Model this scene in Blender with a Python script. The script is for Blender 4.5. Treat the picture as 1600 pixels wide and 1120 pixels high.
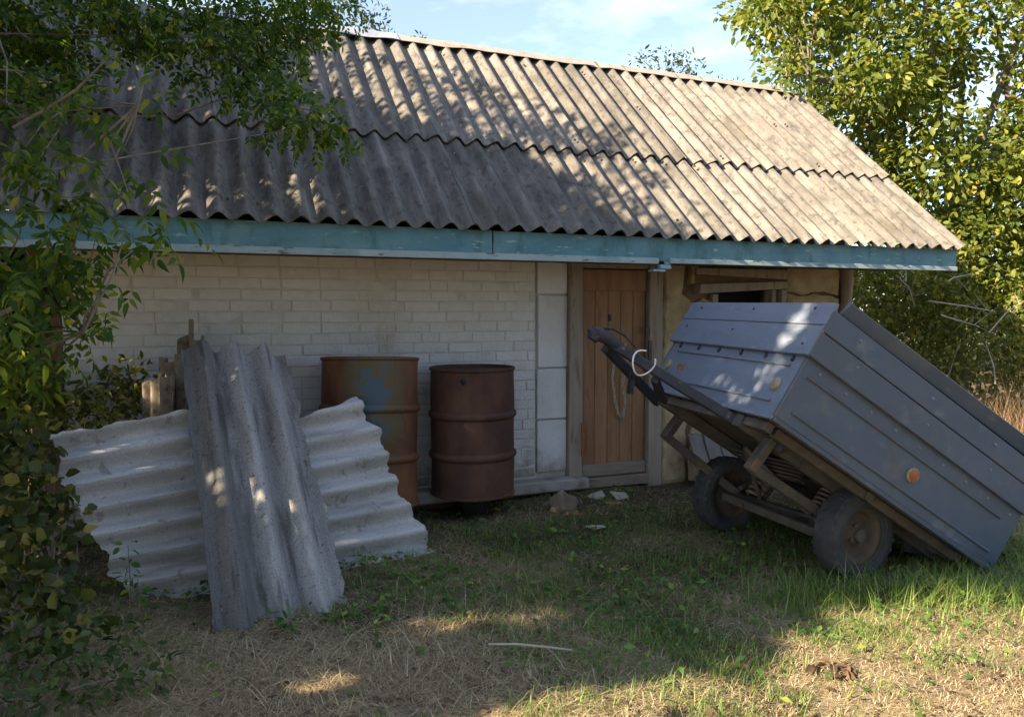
import bpy, bmesh, math, random
import numpy as np
from mathutils import Vector, Matrix, noise as mnoise

for o in list(bpy.data.objects):
    bpy.data.objects.remove(o)
scene = bpy.context.scene
COL = scene.collection
random.seed(4)
rng = np.random.default_rng(11)
R_ = math.radians

# ------------------------------------------------------------------ camera, light, exposure
EYE = 1.45
PITCH = math.atan(76 / 1200)
cam_data = bpy.data.cameras.new('camera')
cam_data.sensor_width = 36
cam_data.lens = 27
cam_data.clip_start = 0.05
cam_data.clip_end = 2000
cam = bpy.data.objects.new('camera', cam_data)
COL.objects.link(cam)
cam.location = (0, 0, EYE)
cam.rotation_euler = (math.pi / 2 - PITCH, 0, 0)
scene.camera = cam

SUN = np.array([-.75, -.45, .5])
SUN = SUN / np.linalg.norm(SUN)
ELEV = math.asin(SUN[2])
SUN_H = SUN[:2] / np.linalg.norm(SUN[:2])
world = bpy.data.worlds.new('World')
scene.world = world
world.use_nodes = True
wt = world.node_tree
for n in list(wt.nodes):
    wt.nodes.remove(n)
w_out = wt.nodes.new('ShaderNodeOutputWorld')
w_bg = wt.nodes.new('ShaderNodeBackground')
w_sky = wt.nodes.new('ShaderNodeTexSky')
w_sky.sky_type = 'NISHITA'
w_sky.sun_disc = False
w_sky.sun_elevation = ELEV
w_sky.sun_rotation = math.atan2(SUN[0], SUN[1])
w_sky.air_density = 1.0
w_sky.dust_density = .5
w_sky.ozone_density = 2.2
w_bg.inputs['Strength'].default_value = 0.072
# thin high cloud over the whole dome
w_tc = wt.nodes.new('ShaderNodeTexCoord')
w_map = wt.nodes.new('ShaderNodeMapping')
w_map.inputs['Scale'].default_value = (2.2, 3.0, 6.5)
w_map.inputs['Rotation'].default_value = (0, .35, .5)
w_noise = wt.nodes.new('ShaderNodeTexNoise')
w_noise.inputs['Scale'].default_value = 2.6
w_noise.inputs['Detail'].default_value = 7
w_noise.inputs['Roughness'].default_value = .58
w_ramp = wt.nodes.new('ShaderNodeMapRange')
w_ramp.inputs['From Min'].default_value = .46
w_ramp.inputs['From Max'].default_value = .80
w_ramp.inputs['To Min'].default_value = .13
w_ramp.inputs['To Max'].default_value = .5
w_mix = wt.nodes.new('ShaderNodeMixRGB')
w_mix.inputs['Color2'].default_value = (7.6, 8.0, 8.9, 1)
wt.links.new(w_tc.outputs['Generated'], w_map.inputs['Vector'])
wt.links.new(w_map.outputs['Vector'], w_noise.inputs['Vector'])
wt.links.new(w_noise.outputs['Fac'], w_ramp.inputs['Value'])
wt.links.new(w_ramp.outputs['Result'], w_mix.inputs['Fac'])
wt.links.new(w_sky.outputs['Color'], w_mix.inputs['Color1'])
wt.links.new(w_mix.outputs['Color'], w_bg.inputs['Color'])
wt.links.new(w_bg.outputs['Background'], w_out.inputs['Surface'])

sun_data = bpy.data.lights.new('sun', 'SUN')
sun_data.energy = 5.0
sun_data.angle = R_(.53)
sun_data.color = (1.0, .81, .56)
sun = bpy.data.objects.new('sun', sun_data)
COL.objects.link(sun)
sun.rotation_euler = Vector(SUN).to_track_quat('Z', 'Y').to_euler()

scene.render.engine = 'CYCLES'
scene.cycles.max_bounces = 8
scene.cycles.transparent_max_bounces = 8
scene.view_settings.view_transform = 'Standard'
scene.view_settings.look = 'None'
scene.view_settings.exposure = 2.0
scene.view_settings.gamma = 1.0
scene.view_settings.use_curve_mapping = False
scene.render.resolution_x = 1024
scene.render.resolution_y = 716

# ------------------------------------------------------------------ frames of reference
TH = R_(22)
U = np.array([math.cos(TH), math.sin(TH), 0.])      # along the shed front
V = np.array([-math.sin(TH), math.cos(TH), 0.])     # into the shed
Z = np.array([0., 0., 1.])


def P(u, v, z):
    return U * u + V * v + Z * z


def spot(px, py, y):
    """a point of the place at the distance y from where the photographer stands"""
    a = (px - 800) / 1200.
    b = (560 - py) / 1200.
    d = np.array([a, math.cos(PITCH) + b * math.sin(PITCH), -math.sin(PITCH) + b * math.cos(PITCH)])
    return np.array([0, 0, EYE]) + d * (y / d[1])


def in_view(p, m=60):
    y = p[:, 1] * math.cos(PITCH) - (p[:, 2] - EYE) * math.sin(PITCH)
    up = p[:, 1] * math.sin(PITCH) + (p[:, 2] - EYE) * math.cos(PITCH)
    ys = np.where(y > .05, y, 1e9)
    px = 800 + 1200 * p[:, 0] / ys
    py = 560 - 1200 * up / ys
    return (y > .05) & (px > -m) & (px < 1600 + m) & (py > -m) & (py < 1120 + m)


# ------------------------------------------------------------------ materials
def new_mat(name):
    m = bpy.data.materials.new(name)
    m.use_nodes = True
    t = m.node_tree
    for n in list(t.nodes):
        t.nodes.remove(n)
    out = t.nodes.new('ShaderNodeOutputMaterial')
    b = t.nodes.new('ShaderNodeBsdfPrincipled')
    t.links.new(b.outputs['BSDF'], out.inputs['Surface'])
    return m, t, b, out


def ramp(t, fac, cols):
    r = t.nodes.new('ShaderNodeValToRGB')
    e = r.color_ramp.elements
    while len(e) < len(cols):
        e.new(.5)
    for i, (p, c) in enumerate(cols):
        e[i].position = p
        e[i].color = (*c, 1)
    t.links.new(fac, r.inputs['Fac'])
    return r.outputs['Color']


def noise_node(t, vec, scale, detail=5, rough=.6, stretch=None, rot=None, dist=0):
    if stretch or rot:
        mp = t.nodes.new('ShaderNodeMapping')
        if stretch:
            mp.inputs['Scale'].default_value = stretch
        if rot:
            mp.inputs['Rotation'].default_value = rot
        t.links.new(vec, mp.inputs['Vector'])
        vec = mp.outputs['Vector']
    n = t.nodes.new('ShaderNodeTexNoise')
    n.inputs['Scale'].default_value = scale
    n.inputs['Detail'].default_value = detail
    n.inputs['Roughness'].default_value = rough
    n.inputs['Distortion'].default_value = dist
    t.links.new(vec, n.inputs['Vector'])
    return n.outputs['Fac']


def mix(t, fac, c1, c2, mode='MIX'):
    m = t.nodes.new('ShaderNodeMixRGB')
    m.blend_type = mode
    for s, v in (('Fac', fac), ('Color1', c1), ('Color2', c2)):
        if isinstance(v, (int, float)):
            m.inputs[s].default_value = v
        elif isinstance(v, tuple):
            m.inputs[s].default_value = (*v, 1)
        else:
            t.links.new(v, m.inputs[s])
    return m.outputs['Color']


def step(t, fac, lo, hi, to=1.0):
    r = t.nodes.new('ShaderNodeMapRange')
    r.interpolation_type = 'SMOOTHSTEP'
    r.inputs['From Min'].default_value = lo
    r.inputs['From Max'].default_value = hi
    r.inputs['To Max'].default_value = to
    t.links.new(fac, r.inputs['Value'])
    return r.outputs['Result']


def weathered(name, cols, scale=6, stretch=None, rot=None, rough=.85, bump=.25, bump_scale=60, layers=(),
              piece=0.0, metallic=0.0, spec=.3, detail=6, coord='Object', stains=(), dents=0, splash=0):
    """noise-coloured surface; layers = (colour, scale, lo, hi, strength, stretch); piece = how much each piece differs"""
    m, t, b, out = new_mat(name)
    tc = t.nodes.new('ShaderNodeTexCoord')
    vec = tc.outputs[coord]
    oi = t.nodes.new('ShaderNodeObjectInfo')
    off = t.nodes.new('ShaderNodeVectorMath')
    off.operation = 'MULTIPLY_ADD'
    off.inputs[1].default_value = (37, 37, 37)
    t.links.new(oi.outputs['Random'], off.inputs[0])
    t.links.new(vec, off.inputs[2])
    vec = off.outputs['Vector']
    f = noise_node(t, vec, scale, detail, .62, stretch, rot)
    c = ramp(t, f, cols)
    for lay in layers:
        lc, ls, lo, hi, st = lay[:5]
        lf = noise_node(t, vec, ls, 5, .6, lay[5] if len(lay) > 5 else stretch, rot)
        c = mix(t, step(t, lf, lo, hi, st), c, lc)
    if piece:
        r = t.nodes.new('ShaderNodeMapRange')
        r.inputs['To Min'].default_value = 1 - piece
        r.inputs['To Max'].default_value = 1 + piece
        t.links.new(oi.outputs['Random'], r.inputs['Value'])
        hs = t.nodes.new('ShaderNodeHueSaturation')
        t.links.new(r.outputs['Result'], hs.inputs['Value'])
        t.links.new(c, hs.inputs['Color'])
        c = hs.outputs['Color']
    if stains:
        gp = t.nodes.new('ShaderNodeNewGeometry').outputs['Position']
        for sc, ss, lo, hi, st, stre in stains:
            c = mix(t, step(t, noise_node(t, gp, ss, 6, .62, stre), lo, hi, st), c, sc)
    if splash:
        gp = t.nodes.new('ShaderNodeNewGeometry').outputs['Position']
        sx = t.nodes.new('ShaderNodeSeparateXYZ')
        t.links.new(gp, sx.inputs[0])
        sa = t.nodes.new('ShaderNodeMath')
        sa.operation = 'MULTIPLY_ADD'
        sa.inputs[1].default_value = -.6
        t.links.new(noise_node(t, gp, 7, 7, .7), sa.inputs[0])
        t.links.new(sx.outputs['Z'], sa.inputs[2])
        c = mix(t, step(t, sa.outputs[0], splash - .30, splash - .62, .75), c, (.17, .13, .09))
    t.links.new(c, b.inputs['Base Color'])
    b.inputs['Roughness'].default_value = rough
    b.inputs['Metallic'].default_value = metallic
    b.inputs['Specular IOR Level'].default_value = spec
    if bump:
        bn = noise_node(t, vec, bump_scale, 6, .65, stretch, rot)
        bp = t.nodes.new('ShaderNodeBump')
        bp.inputs['Strength'].default_value = bump
        bp.inputs['Distance'].default_value = .01
        t.links.new(bn, bp.inputs['Height'])
        if dents:
            b2 = t.nodes.new('ShaderNodeBump')
            b2.inputs['Strength'].default_value = dents
            b2.inputs['Distance'].default_value = .03
            t.links.new(noise_node(t, vec, 3.5, 2, .5), b2.inputs['Height'])
            t.links.new(b2.outputs['Normal'], bp.inputs['Normal'])
        t.links.new(bp.outputs['Normal'], b.inputs['Normal'])
    return m


def leaf_mat(name, cols, trans=.35, rough=.5, spec=.3):
    m, t, b, out = new_mat(name)
    g = t.nodes.new('ShaderNodeNewGeometry')
    oi = t.nodes.new('ShaderNodeObjectInfo')
    ad = t.nodes.new('ShaderNodeMath')
    ad.operation = 'ADD'
    t.links.new(g.outputs['Random Per Island'], ad.inputs[0])
    t.links.new(oi.outputs['Random'], ad.inputs[1])
    fr = t.nodes.new('ShaderNodeMath')
    fr.operation = 'FRACT'
    t.links.new(ad.outputs[0], fr.inputs[0])
    c = ramp(t, fr.outputs[0], cols)
    t.links.new(c, b.inputs['Base Color'])
    b.inputs['Roughness'].default_value = rough
    b.inputs['Specular IOR Level'].default_value = spec
    if trans:
        tr = t.nodes.new('ShaderNodeBsdfTranslucent')
        hs = t.nodes.new('ShaderNodeHueSaturation')
        hs.inputs['Saturation'].default_value = 1.15
        hs.inputs['Value'].default_value = 1.5
        t.links.new(c, hs.inputs['Color'])
        t.links.new(hs.outputs['Color'], tr.inputs['Color'])
        mx = t.nodes.new('ShaderNodeMixShader')
        mx.inputs['Fac'].default_value = trans
        t.links.new(b.outputs['BSDF'], mx.inputs[1])
        t.links.new(tr.outputs['BSDF'], mx.inputs[2])
        t.links.new(mx.outputs['Shader'], out.inputs['Surface'])
    return m


M = {}
M['roof'] = weathered('old_fibre_cement', [(.3, (0.082, 0.077, 0.072)), (.5, (0.144, 0.134, 0.122)), (.72, (0.218, 0.201, 0.178))], scale=9, coord='UV',
                      stretch=(.35, 1.6, 1), rough=.92, bump=.6, bump_scale=90, piece=.16, detail=8,
                      layers=[((.055, .052, .05), 30, .50, .68, .7, (.5, 1, 1)), ((.42, .40, .37), 60, .64, .72, .6, (.7, 1, 1)),
                              ((.30, .285, .265), 7, .56, .74, .5, (.15, 2, 1))],
                      stains=[((.075, .070, .045), 1.3, .54, .72, .6, (1, 1, 1)), ((.28, .27, .25), 2.0, .58, .74, .4, (1, 1, 1))])
M['sheet'] = weathered('pale_fibre_cement', [(.3, (0.373, 0.373, 0.381)), (.5, (0.486, 0.489, 0.502)), (.75, (0.567, 0.570, 0.587))], scale=5, coord='UV', stretch=(.5, 2, 1),
                       rough=.9, bump=.6, bump_scale=70,
                       layers=[((.24, .225, .20), 5, .52, .70, .6, (.3, 2.2, 1)), ((.11, .10, .09), 45, .64, .71, .8, (1, 1, 1)), ((.19, .18, .16), 12, .58, .68, .6, (1, 1, 1)), ((.25, .24, .23), 120, .52, .66, .45, (1, 1, 1)), ((.70, .70, .71), 80, .60, .68, .5, (1, 1, 1))])
M['sheet_dark'] = weathered('mossy_fibre_cement', [(.3, (.21, .207, .205)), (.5, (.33, .327, .33)), (.72, (.48, .475, .48))], scale=3.2, coord='UV', stretch=(.22, 2.6, 1),
                            rough=.92, bump=.7, bump_scale=70,
                            layers=[((.075, .07, .062), 5.5, .50, .66, .75, (.25, 2.4, 1)), ((.56, .55, .54), 30, .66, .72, .6, (.8, 1, 1)), ((.06, .055, .05), 50, .60, .68, .75, (1, 1, 1)), ((.10, .095, .09), 130, .50, .64, .5, (1, 1, 1)), ((.54, .53, .52), 110, .60, .70, .45, (1, 1, 1)),
                                    ((.48, .475, .47), 9, .58, .72, .55, (.4, 1.4, 1))])
def dark_edge(m):
    """the left third of the narrow sheet is darker, with a ragged border"""
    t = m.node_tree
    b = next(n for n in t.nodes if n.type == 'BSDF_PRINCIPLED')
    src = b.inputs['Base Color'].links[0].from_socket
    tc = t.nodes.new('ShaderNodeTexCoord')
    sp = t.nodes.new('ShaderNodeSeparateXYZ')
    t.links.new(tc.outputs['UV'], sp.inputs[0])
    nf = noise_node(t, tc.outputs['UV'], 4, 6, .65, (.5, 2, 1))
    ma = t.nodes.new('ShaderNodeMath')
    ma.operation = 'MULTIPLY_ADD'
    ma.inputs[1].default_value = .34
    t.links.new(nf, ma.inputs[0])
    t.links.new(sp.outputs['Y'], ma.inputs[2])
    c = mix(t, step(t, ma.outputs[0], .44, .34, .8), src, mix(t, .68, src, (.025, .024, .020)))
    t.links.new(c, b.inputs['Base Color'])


dark_edge(M['sheet_dark'])
M['sheet_brown'] = weathered('stained_fibre_cement', [(.3, (.15, .12, .095)), (.7, (.33, .28, .215))], scale=8, rough=.9, bump=.5,
                             layers=[((.08, .06, .05), 18, .52, .65, .7)])
M['zinc'] = weathered('zinc_sheet', [(.3, (.40, .42, .46)), (.7, (.60, .62, .66))], scale=7, rough=.45, metallic=.6, bump=.1, bump_scale=15)
M['rusty_flashing'] = weathered('rusty_flashing', [(.3, (0.310, 0.260, 0.223)), (.55, (0.384, 0.347, 0.310)), (.8, (0.223, 0.105, 0.056))], scale=5, rough=.6, metallic=.2, bump=.2)
M['fascia'] = weathered('flaking_blue_paint', [(.25, (0.066, 0.174, 0.219)), (.5, (0.102, 0.231, 0.279)), (.8, (0.194, 0.314, 0.339))], scale=2.5,
                        stretch=(1, 1, 2.5), rough=.65, bump=.25, bump_scale=40,
                        layers=[((.05, .13, .14), 5, .50, .72, .8, (1.5, 1.5, .6)), ((.07, .17, .25), 3, .5, .7, .5, (1, 1, .5)), ((.40, .50, .50), 16, .60, .70, .55, (.6, .6, 2)), ((.22, .17, .11), 24, .68, .74, .7, (.5, .5, 2))])
M['trim'] = weathered('pale_blue_trim', [(.3, (0.225, 0.315, 0.345)), (.7, (0.360, 0.435, 0.450))], scale=4, rough=.7, bump=.3,
                      layers=[((.07, .09, .08), 22, .58, .66, .9, (.35, .35, 2)), ((.16, .25, .28), 5, .5, .7, .6)])
M['tin'] = weathered('blue_tin', [(.3, (.16, .27, .33)), (.7, (.30, .42, .46))], scale=14, rough=.5, bump=.2, layers=[((.05, .07, .08), 20, .55, .62, .8)])
M['whitewash'] = weathered('whitewashed_brick', [(.25, (.60, .605, .60)), (.5, (.68, .69, .70)), (.8, (.74, .755, .78))], scale=7, rough=.92, bump=.8,
                           stains=[((.50, .45, .33), .9, .48, .72, .55, (1, 1, 1)), ((.44, .37, .23), 2.6, .58, .76, .6, (1, 1, .35)), ((.26, .22, .16), 6, .64, .76, .5, (1, 1, .3))], splash=.42,
                           bump_scale=45, piece=.03, layers=[((.40, .36, .27), 3.0, .56, .80, .4), ((.20, .165, .12), 30, .69, .77, .6)])
M['mortar'] = weathered('whitewashed_mortar', [(.3, (0.504, 0.504, 0.488)), (.7, (0.645, 0.651, 0.645))], scale=9, rough=.95, bump=.5)
M['panel'] = weathered('white_painted_block', [(.25, (.60, .615, .64)), (.6, (.70, .715, .745)), (.85, (.75, .765, .79))], scale=5, rough=.85, bump=.7, piece=.05,
                       splash=.40, layers=[((.42, .37, .29), 6, .56, .74, .55), ((.14, .12, .10), 40, .68, .73, .8), ((.30, .27, .22), 18, .66, .72, .6)])
M['door'] = weathered('brown_door_paint', [(.25, (0.185, 0.097, 0.051)), (.5, (0.252, 0.139, 0.073)), (.8, (0.308, 0.188, 0.110))], scale=5, stretch=(3, 3, .35), rough=.62, bump=.25,
                      bump_scale=35, piece=.06, layers=[((.085, .055, .038), 9, .56, .72, .6, (3, 3, .5))])
M['door_rail'] = weathered('greyed_rail_wood', [(.3, (.17, .135, .105)), (.7, (.27, .22, .175))], scale=8, stretch=(.4, .4, 3), rough=.85, bump=.3)
M['jamb'] = weathered('weathered_jamb_wood', [(.3, (.23, .19, .15)), (.7, (.33, .285, .235))], scale=6, stretch=(3, 3, .3), rough=.85, bump=.3,
                      layers=[((.15, .10, .07), 8, .56, .7, .7, (3, 3, .4))])
M['old_wood'] = weathered('grey_old_wood', [(.3, (.17, .14, .11)), (.7, (.30, .26, .21))], scale=6, stretch=(.3, 3, 3), rough=.9, bump=.4)
M['dark_wood'] = weathered('dark_soffit_wood', [(.3, (.09, .065, .045)), (.7, (.17, .125, .085))], scale=5, stretch=(.3, 3, 3), rough=.9, bump=.3)
M['prop_shade'] = weathered('shade_black_timber', [(.3, (.012, .010, .009)), (.7, (.03, .026, .022))], scale=6, stretch=(.3, 3, 3), rough=.9, bump=.3)  # timber made near-black to paint in the shade beneath the barrels
M['pale_wood'] = weathered('pale_plank_wood', [(.3, (.13, .12, .11)), (.7, (.20, .185, .17))], scale=6, stretch=(3, 3, .3), rough=.85, bump=.3, piece=.1)
M['clay'] = weathered('daub_clay', [(.3, (.27, .21, .125)), (.55, (.38, .31, .19)), (.8, (.48, .41, .285))], scale=6, rough=.95, bump=.7, bump_scale=25,
                      layers=[((.16, .10, .055), 4, .55, .7, .7), ((.46, .42, .34), 5, .58, .72, .6)])
M['clay_core'] = weathered('bare_clay', [(.3, (.11, .075, .045)), (.7, (.20, .14, .085))], scale=8, rough=.97, bump=.8, bump_scale=20)
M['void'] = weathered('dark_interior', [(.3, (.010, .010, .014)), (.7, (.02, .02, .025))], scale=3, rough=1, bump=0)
M['concrete'] = weathered('sill_concrete', [(.3, (.27, .25, .235)), (.7, (.40, .38, .355))], scale=7, rough=.92, bump=.5,
                          layers=[((.14, .115, .09), 6, .54, .7, .7)])
M['blue'] = weathered('blue_grey_paint', [(.3, (0.054, 0.081, 0.124)), (.6, (0.066, 0.095, 0.143)), (.85, (0.083, 0.113, 0.160))], scale=3, rough=.42, bump=.06, bump_scale=30, spec=.45, piece=.08, dents=.35,
                      stains=[((.17, .15, .12), 4.5, .56, .74, .5, (1, 1, 1)), ((.07, .085, .115), 9, .56, .70, .5, (1, 1, .3))],
                      layers=[((.22, .225, .235), 7, .56, .78, .45), ((.10, .07, .055), 30, .67, .74, .7), ((.085, .10, .13), 2.2, .5, .7, .5), ((.20, .17, .13), 12, .66, .76, .45)])
def edge_wear(m, col, lo=.47, hi=.60):
    """paint rubbed off along sharp edges"""
    t = m.node_tree
    b = next(n for n in t.nodes if n.type == 'BSDF_PRINCIPLED')
    src = b.inputs['Base Color'].links[0].from_socket
    bv = t.nodes.new('ShaderNodeBevel')
    bv.samples = 4
    bv.inputs['Radius'].default_value = .012
    g = t.nodes.new('ShaderNodeNewGeometry')
    d = t.nodes.new('ShaderNodeVectorMath')
    d.operation = 'DOT_PRODUCT'
    t.links.new(bv.outputs['Normal'], d.inputs[0])
    t.links.new(g.outputs['Normal'], d.inputs[1])
    e = step(t, d.outputs['Value'], .985, .90)
    n = step(t, noise_node(t, g.outputs['Position'], 14, 6, .7), lo, hi)
    mu = t.nodes.new('ShaderNodeMath')
    mu.operation = 'MULTIPLY'
    t.links.new(e, mu.inputs[0])
    t.links.new(n, mu.inputs[1])
    t.links.new(mix(t, mu.outputs[0], src, col), b.inputs['Base Color'])


edge_wear(M['fascia'], (.30, .27, .21), .52, .60)
edge_wear(M['blue'], (.14, .085, .055))
M['blue_lit'] = weathered('blue_grey_paint_lit', [(.3, (0.138, 0.166, 0.224)), (.6, (0.162, 0.196, 0.254)), (.85, (0.201, 0.239, 0.296))], scale=5, stretch=(1, .4, 2), rough=.45, bump=.12, bump_scale=40, spec=.45, piece=.05,  # lighter copy of the trailer paint, with sky reflection put into the colour
                            layers=[((.13, .14, .18), 18, .56, .7, .6), ((.38, .39, .42), 12, .62, .74, .5), ((.13, .09, .07), 34, .68, .74, .7)], dents=.25)
edge_wear(M['blue_lit'], (.17, .11, .075))
M['frame_steel'] = weathered('grimy_steel', [(.3, (.062, .057, .052)), (.7, (.13, .115, .10))], scale=9, rough=.7, bump=.3, metallic=.2,
                             layers=[((.20, .11, .06), 10, .56, .7, .6)])
M['spring'] = weathered('rusty_spring_steel', [(.3, (.15, .11, .085)), (.7, (.28, .22, .17))], scale=20, rough=.6, bump=.2, metallic=.2)
M['drawbar'] = weathered('worn_black_paint', [(.3, (0.022, 0.023, 0.029)), (.7, (0.050, 0.050, 0.062))], scale=8, rough=.6, bump=.25, layers=[((.16, .14, .13), 20, .62, .72, .6)])
M['floor_wood'] = weathered('trailer_floor_wood', [(.3, (.065, .052, .040)), (.7, (.125, .10, .078))], scale=6, stretch=(.3, 3, 3), rough=.9, bump=.3, piece=.15)
M['rubber'] = weathered('dusty_rubber', [(.3, (.030, .030, .033)), (.6, (.055, .054, .056)), (.85, (.10, .095, .09))], scale=9, rough=.85, bump=.35, bump_scale=50)
M['rim'] = weathered('rusty_rim', [(.3, (.075, .055, .043)), (.6, (.105, .078, .06)), (.85, (.15, .12, .095))], scale=10, rough=.75, bump=.35, metallic=.2)
M['orange'] = weathered('orange_reflector', [(.3, (.27, .065, .022)), (.7, (.36, .095, .035))], scale=20, rough=.4, bump=.1, spec=.6)
M['amber'] = weathered('yellowed_reflector', [(.3, (.24, .20, .12)), (.7, (.33, .28, .17))], scale=20, rough=.35, bump=.1, spec=.5)
M['rust_spot'] = weathered('rust_spot', [(.3, (.20, .075, .03)), (.7, (.30, .13, .06))], scale=30, rough=.8, bump=.3)
M['white_rope'] = weathered('white_cable', [(.3, (.66, .66, .66)), (.7, (.80, .80, .80))], scale=40, rough=.6, bump=.2)
M['chain'] = weathered('worn_chain_steel', [(.3, (.30, .25, .20)), (.7, (.55, .50, .43))], scale=30, rough=.5, metallic=.4, bump=.1)
M['black'] = weathered('black_plastic', [(.3, (.012, .012, .015)), (.7, (.03, .03, .035))], scale=20, rough=.5, bump=.1)
M['stone'] = weathered('field_stone', [(.3, (.12, .095, .072)), (.7, (.20, .165, .13))], scale=9, rough=.92, bump=.6)
M['paper'] = weathered('dirty_paper', [(.3, (.34, .30, .25)), (.7, (.46, .42, .36))], scale=14, rough=.9, bump=.2)
M['bark'] = weathered('grey_bark', [(.3, (.12, .10, .08)), (.7, (.26, .23, .19))], scale=12, stretch=(2, 2, .5), rough=.95, bump=.7)
M['twig'] = weathered('pale_twig', [(.3, (.30, .27, .22)), (.7, (.48, .44, .37))], scale=12, rough=.9, bump=.3)
M['leaf_maple'] = leaf_mat('maple_leaves', [(0, (0.035, 0.072, 0.016)), (.4, (0.060, 0.109, 0.020)), (.75, (0.104, 0.158, 0.027)), (.92, (0.175, 0.218, 0.033)), (1, (0.328, 0.328, 0.049))], .45, .6, .15)
M['leaf_shade'] = leaf_mat('dark_leaves', [(0, (.030, .055, .016)), (.7, (.055, .090, .024)), (1, (.10, .12, .03))], .25)
M['leaf_fruit'] = leaf_mat('plum_leaves', [(0, (.075, .110, .022)), (.4, (.125, .165, .032)), (.8, (.19, .22, .045)), (.95, (.28, .27, .06)), (1, (.34, .27, .05))], .45)
M['leaf_far'] = leaf_mat('far_leaves', [(0, (.05, .075, .035)), (1, (.10, .13, .05))], .3)
M['leaf_bush'] = leaf_mat('bush_leaves', [(0, (0.070, 0.098, 0.022)), (.5, (0.133, 0.156, 0.033)), (.85, (0.238, 0.234, 0.050)), (1, (0.420, 0.351, 0.077))], .35)
M['leaf_vine'] = leaf_mat('vine_leaves', [(0, (.030, .045, .014)), (.5, (.060, .080, .022)), (.8, (.12, .13, .03)), (.9, (.22, .20, .05)), (1, (.36, .31, .10))], .35)
M['leaf_weed'] = leaf_mat('weed_leaves', [(0, (0.044, 0.106, 0.025)), (.6, (0.077, 0.169, 0.035)), (.9, (0.150, 0.250, 0.044)), (1, (0.300, 0.325, 0.075))], .35)
M['leaf_dead'] = leaf_mat('dead_leaves', [(0, (.07, .045, .03)), (.6, (.12, .08, .05)), (1, (.22, .16, .10))], .15)
M['grass_green'] = leaf_mat('green_grass', [(0, (0.078, 0.150, 0.034)), (.5, (0.130, 0.215, 0.049)), (.85, (0.221, 0.286, 0.078)), (1, (0.416, 0.377, 0.182))], .35)
M['grass_dry'] = leaf_mat('dry_grass', [(0, (0.195, 0.143, 0.078)), (.4, (0.364, 0.286, 0.176)), (.8, (0.520, 0.429, 0.280)), (1, (0.702, 0.598, 0.416))], .2)
M['seed'] = leaf_mat('dry_seed_stalks', [(0, (.14, .085, .05)), (.6, (.25, .165, .095)), (1, (.38, .29, .18))], .2)


def painted_drum(name, patch):
    m, t, b, out = new_mat(name)
    tc = t.nodes.new('ShaderNodeTexCoord')
    vec = tc.outputs['Object']
    f = noise_node(t, vec, 5, 6, .65, (1, 1, .6))
    c = ramp(t, f, [(.28, (.042, .021, .017)), (.5, (.085, .040, .028)), (.66, (.125, .062, .039)), (.82, (.19, .10, .055))] if not patch else [(.28, (.075, .030, .018)), (.5, (.15, .062, .030)), (.66, (.21, .095, .042)), (.82, (.28, .14, .06))])
    if patch:
        vm = t.nodes.new('ShaderNodeVectorMath')
        vm.operation = 'DISTANCE'
        mp = t.nodes.new('ShaderNodeMapping')
        mp.inputs['Scale'].default_value = (1.25, 1, .55)
        t.links.new(vec, mp.inputs['Vector'])
        t.links.new(mp.outputs['Vector'], vm.inputs[0])
        vm.inputs[1].default_value = (.10, -.30, .40)
        n2 = noise_node(t, vec, 5, 9, .72)
        ad = t.nodes.new('ShaderNodeMath')
        ad.operation = 'MULTIPLY_ADD'
        ad.inputs[1].default_value = .75
        t.links.new(n2, ad.inputs[0])
        t.links.new(vm.outputs['Value'], ad.inputs[2])
        olive = mix(t, step(t, ad.outputs[0], .66, .58, .9), c, (.105, .085, .045))
        olive = mix(t, step(t, ad.outputs[0], .545, .49, .95), olive, (.060, .105, .135))
        c = olive
    st = noise_node(t, vec, 9, 5, .6, (2, 2, .25))
    c = mix(t, step(t, st, .55, .75, .5), c, (.055, .022, .018))
    t.links.new(c, b.inputs['Base Color'])
    b.inputs['Roughness'].default_value = .72
    b.inputs['Metallic'].default_value = .15
    bn = noise_node(t, vec, 50, 6, .65)
    bp = t.nodes.new('ShaderNodeBump')
    bp.inputs['Strength'].default_value = .3
    bp.inputs['Distance'].default_value = .005
    t.links.new(bn, bp.inputs['Height'])
    t.links.new(bp.outputs['Normal'], b.inputs['Normal'])
    return m


M['drum_plain'] = painted_drum('brown_rusted_drum', False)
M['drum_patch'] = painted_drum('rusted_drum_with_blue_paint', True)


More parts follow.
